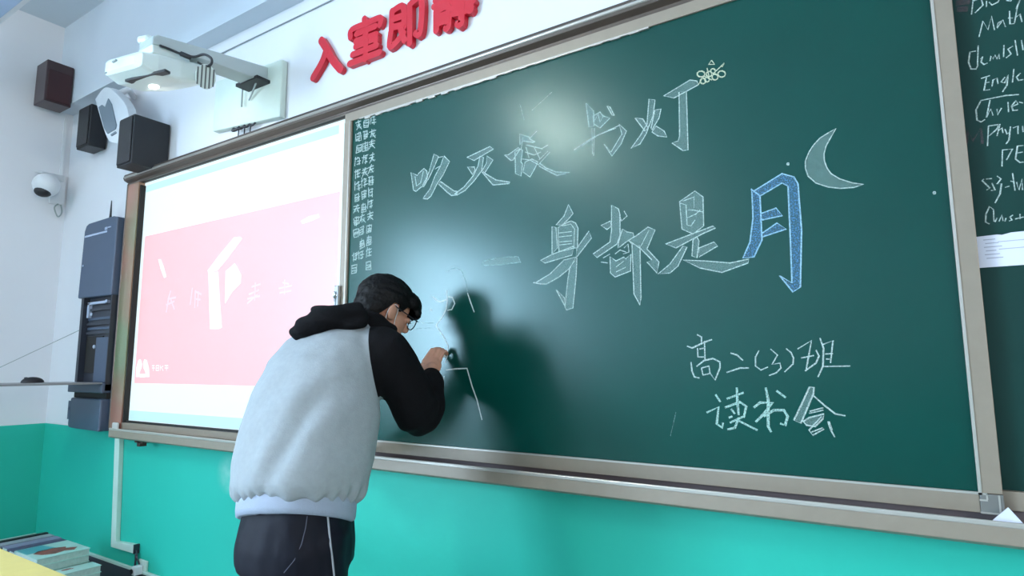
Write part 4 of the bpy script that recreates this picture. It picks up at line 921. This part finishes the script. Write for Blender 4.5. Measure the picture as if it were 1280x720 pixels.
# left hand resting on the tray
dl = V((.10, .9, -.12)).normalized(); nl = V((0, .1, 1)); nl = (nl-dl*nl.dot(dl)).normalized(); sl = dl.cross(nl).normalized()
PL_ = Matrix((sl, dl, nl)).transposed()
ellipsoid(bm, WRL+dl*.045, (.038, .046, .014), PL_, 20); chain(bm, [WRL, WRL+dl*.03], [.024, .026])
for k_, (o_, l_) in enumerate(((.03, .066), (.011, .074), (-.009, .07), (-.028, .055))):
    b0 = WRL+dl*.078+sl*o_; p = [b0, b0+dl*l_*.45+nl*.006, b0+dl*l_*.75-nl*.002, b0+dl*l_*.95-nl*.014]
    for i in range(3): chain(bm, [p[i], p[i+1]], [.0085-.0005*i, .008-.0005*i], 10)
chain(bm, [WRL+dl*.02+sl*.028, WRL+dl*.055+sl*.056-nl*.004, WRL+dl*.085+sl*.062-nl*.008], [.013, .010, .0075], 10)
bm = union(bm, .0033, 1)
obj('body', bm, M_SKIN, PS_, smooth=True)

# ---- eyes
M_EYE = mat('eye_white', srgb(230, 228, 224), .2, noise=0)
for s in (1, -1):
    bm = bmesh.new(); ellipsoid(bm, hp(s*.033, .083, -.010), (.0125, .0105, .0085), HM, 16); E_ = obj('eye', bm, M_EYE, PS_, smooth=True)
    bm = bmesh.new(); ellipsoid(bm, hp(s*.033, .0915, -.012), (.0055, .003, .0055), HM, 12); obj('iris', bm, M_DARK, E_, smooth=True)

# ---- hair
bm = bmesh.new()
ellipsoid(bm, hp(0, -.014, .034), (.090, .112, .094), HM, 40)
ellipsoid(bm, hp(0, -.05, -.005), (.082, .072, .085), HM, 32)
ellipsoid(bm, hp(.0, .062, .052), (.078, .066, .050), HM, 32)
ellipsoid(bm, hp(.02, .098, .030), (.05, .030, .030), HM, 24)
bm = union(bm, .0045, 3)
import mathutils
for v in bm.verts:
    l = HM.transposed() @ (v.co-HC)
    n1_ = mathutils.noise.noise(V((l.x*60, l.y*14, l.z*60))); n2_ = mathutils.noise.noise(l*160)
    v.co += (v.co-HC).normalized()*(n1_*.004+n2_*.0022)
def hairline(p):
    l = HM.transposed() @ (p-HC); x, f, u = l
    pts = [(-.2, -.062), (-.085, -.060), (-.052, -.050), (-.028, -.012), (-.018, .012), (.010, .018), (.020, -.005), (.032, .002), (.045, .024), (.075, .030), (.10, .014), (.2, .010)]
    for (a, ha), (b, hb) in zip(pts, pts[1:]):
        if a <= f <= b: h = ha+(hb-ha)*(f-a)/(b-a); break
    else: h = 0
    return u-h+.003*mathutils.noise.noise(V((f*150, x*150, 0)))
bm = iso_cut(bm, hairline)
HO = obj('hair', bm, M_HAIR, PS_, smooth=True)
md = HO.modifiers.new('s', 'SOLIDIFY'); md.thickness = .012; md.offset = -1

# ---- glasses
M_GL = mat('glasses_frame', srgb(28, 30, 40), .3)
GLS = obj('glasses', (lambda b: ([tube(b, [hp(s*.066+s*.003, .108, -.004), hp(s*.080, .04, .0), hp(s*.084, -.008, .004), hp(s*.082, -.022, -.012)], .0022, 8) for s in (1, -1)], tube(b, [hp(-.012, .112, -.004), hp(0, .116, -.001), hp(.012, .112, -.004)], .0018, 8), b)[2])(bmesh.new()), M_GL, PS_)
for s in (1, -1):
    c = hp(s*.038, .108, -.014); pts = [c+HR*(.028*math.cos(a))*1.0+HU*(.021*math.sin(a))-HF*(.004*abs(math.cos(a))) for a in [i*2*math.pi/20 for i in range(21)]]
    bm = bmesh.new(); tube(bm, pts, .0020, 8); RM = obj('rim', bm, M_GL, GLS, smooth=True)
    bm = bmesh.new(); fs = [bm.verts.new(p) for p in pts[:-1]]; bm.faces.new(fs)
    g = bpy.data.materials.get('lens_glass') or mat('lens_glass', (1, 1, 1, 1), .02, noise=0)
    g.node_tree.nodes['Principled BSDF'].inputs['Alpha'].default_value = .12
    obj('lens', bm, g, GLS)
# ---- face mask pulled under the chin, with ear loops
M_MASK = mat('mask_white', srgb(226, 226, 226), .8)
bm = bmesh.new(); ellipsoid(bm, hp(0, .060, -.098), (.046, .042, .026), HM, 24)
MK = obj('face_mask', bm, M_MASK, PS_, smooth=True)
for s in (1, -1):
    bm = bmesh.new(); tube(bm, smooth_path([hp(s*.047, .05, -.088), hp(s*.066, .022, -.045), hp(s*.078, .012, -.005), hp(s*.084, -.006, .010), hp(s*.083, -.024, -.012), hp(s*.074, -.016, -.055), hp(s*.050, .036, -.098)], 5), .0014, 8); obj('ear_loop', bm, M_MASK, MK)

# ---- hoodie
bm = bmesh.new()
loft(bm, torso_rings([(.925, -.66, .172, .15, 0), (.945, -.66, .190, .170, 0), (.975, -.658, .199, .180, 0), (1.04, -.648, .206, .185, 3), (1.13, -.625, .206, .182, 8), (1.22, -.595, .202, .175, 12), (1.31, -.555, .198, .16, 18),
                      (1.37, -.51, .186, .135, 28), (1.415, -.47, .150, .105, 36), (1.445, -.43, .10, .085, 42), (1.47, -.40, .075, .07, 45)], 48))
def lerp_path(pts, rad, k=5):
    P_ = smooth_path([V((*p,)) for p in pts], k); R_ = []
    for i in range(len(rad)-1):
        for j in range(k): R_.append(rad[i]+(rad[i+1]-rad[i])*j/k)
    return P_, R_+[rad[-1]]
UAR = (SHR+ELR)/2; FAR = (ELR+WRR)/2
p_, r_ = lerp_path([V((-1.50, -.45, 1.375)), SHR, UAR+V((.004, -.004, .0)), ELR+V((-.006, -.012, .008)), FAR+V((.004, 0, -.008)), WRR-(WRR-ELR).normalized()*.035], [.082, .088, .082, .069, .062, .044])
tube(bm, p_, r_, 24); ellipsoid(bm, p_[-1], (.043,)*3); 
UAL = (SHL+ELL)/2; FAL = (ELL+WRL)/2
p_, r_ = lerp_path([V((-1.70, -.45, 1.375)), SHL, UAL, ELL, FAL, WRL-(WRL-ELL).normalized()*.035], [.082, .088, .078, .068, .060, .044])
tube(bm, p_, r_, 24)
bm = union(bm, .0075, 10)
def hem_lift(x, y, z):            # the hem rides up over the hips as the back bends
    t_ = math.atan2(y+.66, x-PXC-.03)
    return .045*max(0, math.cos(t_+1.0))*max(0, min(1, (1.12-z)/.17))
for v in bm.verts:
    if v.co.z < 1.12 and v.co.y < -.42: v.co.z += hem_lift(*v.co)
def folds(v):
    x, y, z = v
    d = 0
    # gathers above the waist band
    g = math.exp(-((z-.955)/.028)**2); ang = math.atan2(y+.66, x-PXC)
    d += g*.0065*math.sin(ang*26+2*math.sin(ang*5))
    # diagonal drape from the right armpit to the waist
    q = (x+1.47)*.85+(z-1.12)*-.38+(y+.75)*.3
    if z < 1.30: d += -.012*math.exp(-(q/.028)**2)*math.exp(-((z-1.12)/.14)**2)+.008*math.exp(-((q+.055)/.03)**2)*math.exp(-((z-1.10)/.15)**2)
    q2 = (x+1.55)*.7-(z-1.25)*.5
    if z < 1.36: d += .005*math.sin(q2*55)*math.exp(-((z-1.22)/.09)**2)*(1 if x > -1.62 else 0)*min(1, (x+1.62)/.05 if x > -1.62 else 0)
    d += .006*mathutils.noise.noise(V((x*7, y*7, z*4)))+.0025*mathutils.noise.noise(V((x*22, y*22, z*12)))
    # arm creases at the elbow
    e_ = (V(v)-ELR).length
    if e_ < .12: d += .005*math.sin((V(v)-SHR).length*130)*(1-e_/.12)
    return d
bm.normal_update()
for v, n in [(v, v.normal.copy()) for v in bm.verts]: v.co += n*folds(v.co)
# raglan seams
S1, S2, S3 = at(457, 398, -.53), at(460, 498, -.62), at(484, 545, -.60)
def seam(p):
    return seamR(p)
nA = (S2-S1).cross(V((-.55, .83, 0))).normalized()
if nA.x < 0: nA = -nA
nB = (S3-S2).cross(ray(470, 520)).normalized()
if nB.z < 0: nB = -nB
def armd(p, A, B, C):
    def sd(p, a, b):
        t = max(0, min(1, (p-a).dot(b-a)/(b-a).length_squared)); return (p-(a+(b-a)*t)).length
    return min(sd(p, A, B), sd(p, B, C))
def seamR(p):
    a = (p-S1).dot(nA); b = (p-S2).dot(nB)
    c = .094-armd(p, SHR, ELR, WRR)
    return min(a, max(b, c if p.y > -.44 else -1))
def seamL(p):
    a = (-3.2-p.x)-S1.x-.0+(p.z-1.4)*.0
    c = .10-armd(p, SHL, ELL, WRL)
    return min(-1.74-p.x, max((p.z-1.2)-.0, c))
HD = obj('hoodie', iso_cut(bm, lambda p: min(-seamR(p), -seamL(p))), M_HOODIE, PS_, smooth=True)
HD['label'] = 'light grey body of the raglan hoodie'
SLV = []
for f_ in (seamR, seamL):
    b2 = iso_cut(bm, f_); s_o = obj('sleeve', b2, M_SLEEVE, HD, smooth=True); s_o['label'] = 'black raglan sleeve'; SLV.append(s_o)
bm.free()
# cuffs
for (W_, E_, so_) in ((WRR, ELR, SLV[0]), (WRL, ELL, SLV[1])):
    dd = (W_-E_).normalized(); bm = bmesh.new()
    tube(bm, [W_-dd*.05, W_-dd*.04, W_-dd*.012, W_-dd*.004, W_+dd*.000], [.040, .040, .036, .036, .033], 24); obj('cuff', bm, M_SLEEVE, so_, smooth=True)
# waist rib band
bm = bmesh.new()
rows = []
for z, y, a, b in ((.876, -.664, .172, .150), (.880, -.664, .182, .159), (.90, -.664, .184, .161), (.925, -.662, .184, .161), (.955, -.66, .180, .155)):
    rg = []
    for i in range(180):
        t_ = 2*math.pi*i/180; rr = 1+.004*(i % 2)
        back = max(0, -math.sin(t_)); zz = z+.045*max(0, math.cos(t_+1.0))+.014*max(0, math.cos(t_+1.0))*max(0, (.94-z)/.07)
        rg.append(V((PXC+.03+math.cos(t_)*a*rr, y+math.sin(t_)*b*rr, zz)))
    rows.append(rg)
loft(bm, rows); obj('waist_band', bm, mat('rib_knit', srgb(158, 167, 184), .9, spec=.2, bump=.3, bscale=250), HD, smooth=True)
# hood: slumped pouch behind the neck and a collar roll round it
bm = bmesh.new()
HQ = [at(x, y, Y) for x, y, Y in ((373, 416, -.64), (396, 403, -.61), (425, 395, -.56), (455, 392, -.49))]
tube(bm, smooth_path(HQ, 4), [.026]+[.036]*3+[.042]*4+[.040]*4+[.032], 20)
ellipsoid(bm, HQ[0], (.026,)*3); ellipsoid(bm, HQ[1]+V((.0, .03, .0)), (.055, .05, .035))
ellipsoid(bm, at(430, 403, -.52), (.10, .07, .038), Matrix.Rotation(.5, 3, 'X'))
ellipsoid(bm, at(414, 392, -.56), (.075, .06, .028), Matrix.Rotation(.2, 3, 'Y'))
RC = V((-1.605, -.375, 1.455)); ax_u = V((1, 0, 0)); ax_v = V((0, .80, -.45)).normalized()
cp = [RC+ax_u*(.098*math.cos(a))+ax_v*(.088*math.sin(a))+V((0, -.01, .012)) for a in [math.radians(d) for d in range(100, 441, 20)]]
tube(bm, smooth_path(cp, 3), .030, 16); ellipsoid(bm, cp[0], (.03,)*3); ellipsoid(bm, cp[-1], (.03,)*3)
ellipsoid(bm, V((-1.52, -.44, 1.425)), (.05, .07, .04)); ellipsoid(bm, V((-1.69, -.44, 1.425)), (.05, .07, .04))
bm = union(bm, .006, 8); bm.normal_update()
for v, n in [(v, v.normal.copy()) for v in bm.verts]:
    x, y, z = v.co; v.co += n*(.005*mathutils.noise.noise(V((x*9, y*9, z*22)))+.003*math.sin(z*150+x*20))
HDD = obj('hood', bm, M_SLEEVE, HD, smooth=True); HDD['label'] = 'black hood slumped behind the neck'
bm = bmesh.new(); tube(bm, smooth_path([V((-1.57, -.29, 1.43)), V((-1.565, -.275, 1.36)), V((-1.56, -.30, 1.29))], 4), .004, 8); obj('drawstring', bm, M_SLEEVE, HD)

# ---- trousers
bm = bmesh.new()
loft(bm, torso_rings([(1.0, -.655, .15, .125, 0), (.96, -.66, .158, .135, 0), (.90, -.662, .166, .145, 0), (.82, -.665, .176, .154, 0), (.76, -.665, .172, .150, 0), (.72, -.663, .12, .10, 0)], 36))
for hx, kx, fx, ky in ((-1.482, -1.485, -1.485, -.645), (-1.655, -1.67, -1.69, -.605)):
    tube(bm, smooth_path([V((hx, -.662, .86)), V((hx, -.66, .72)), V((kx, ky, .46)), V((fx, -.67, .07))], 5), [.098]*3+[.094]*3+[.088]*4+[.08]*5+[.075], 24)
bm = union(bm, .008, 8); bm.normal_update()
for v, n in [(v, v.normal.copy()) for v in bm.verts]:
    x, y, z = v.co; v.co += n*(.008*mathutils.noise.noise(V((x*9, y*9, z*5)))+.003*mathutils.noise.noise(V((x*30, y*30, z*14))))
M_SEAM = mat('seam_grey', srgb(92, 94, 110), .7)
bvh = BVHTree.FromBMesh(bm)
TRS = obj('trousers', bm, M_TROUS, PS_, smooth=True)
def on_surf(px_, py_):
    d = ray(px_, py_).normalized(); h = bvh.ray_cast(EYE, d); return h[0]
for path, r_ in (([(409, 640), (410.5, 655), (413, 680), (415.5, 700), (417.5, 719)], .0030), ([(384, 645), (382, 660), (377, 680), (368, 700), (355, 716)], .0012)):
    pts = [p for p in (on_surf(*q) for q in path) if p is not None]
    low = pts[-1]
    if r_ > .002:
        for z in (.6, .45, .3, .15):
            h = bvh.ray_cast(V((-1.0, low.y-.15, z)), V((low.x+.02+1.0, .15, 0)).normalized()) ; 
            if h[0]: pts.append(h[0])
    if len(pts) > 1:
        bm = bmesh.new(); tube(bm, pts, r_, 8); obj('piping', bm, M_PIPE if r_ > .002 else M_SEAM, TRS, smooth=True)
# ---- shoes
for fx in (-1.485, -1.69):
    bm = bmesh.new()
    ellipsoid(bm, V((fx, -.61, .055)), (.046, .13, .042)); ellipsoid(bm, V((fx, -.68, .075)), (.042, .06, .05)); 
    bm = union(bm, .006, 4); 
    for v in bm.verts: v.co.z = max(v.co.z, .018)
    SHO = obj('shoe', bm, M_SHOE, PS_, smooth=True)
    bm = bmesh.new(); loft(bm, [ring_pts(V((fx, -.62, z_)), V((1, 0, 0)), V((0, 1, 0)), .047, .138, 24, 2.6) for z_ in (.0, .022)]); obj('sole', bm, M_SPKW, SHO)

# chalk in the hand
bm = bmesh.new(); tube(bm, [C0, C0.lerp(C1, .05), C1], [.003, .0048, .0048], 12)
tag(obj('chalk_stick', bm, mat('chalk_solid', srgb(235, 238, 235), .9)), "white stick of chalk held against the board in the person's right hand", 'chalk')
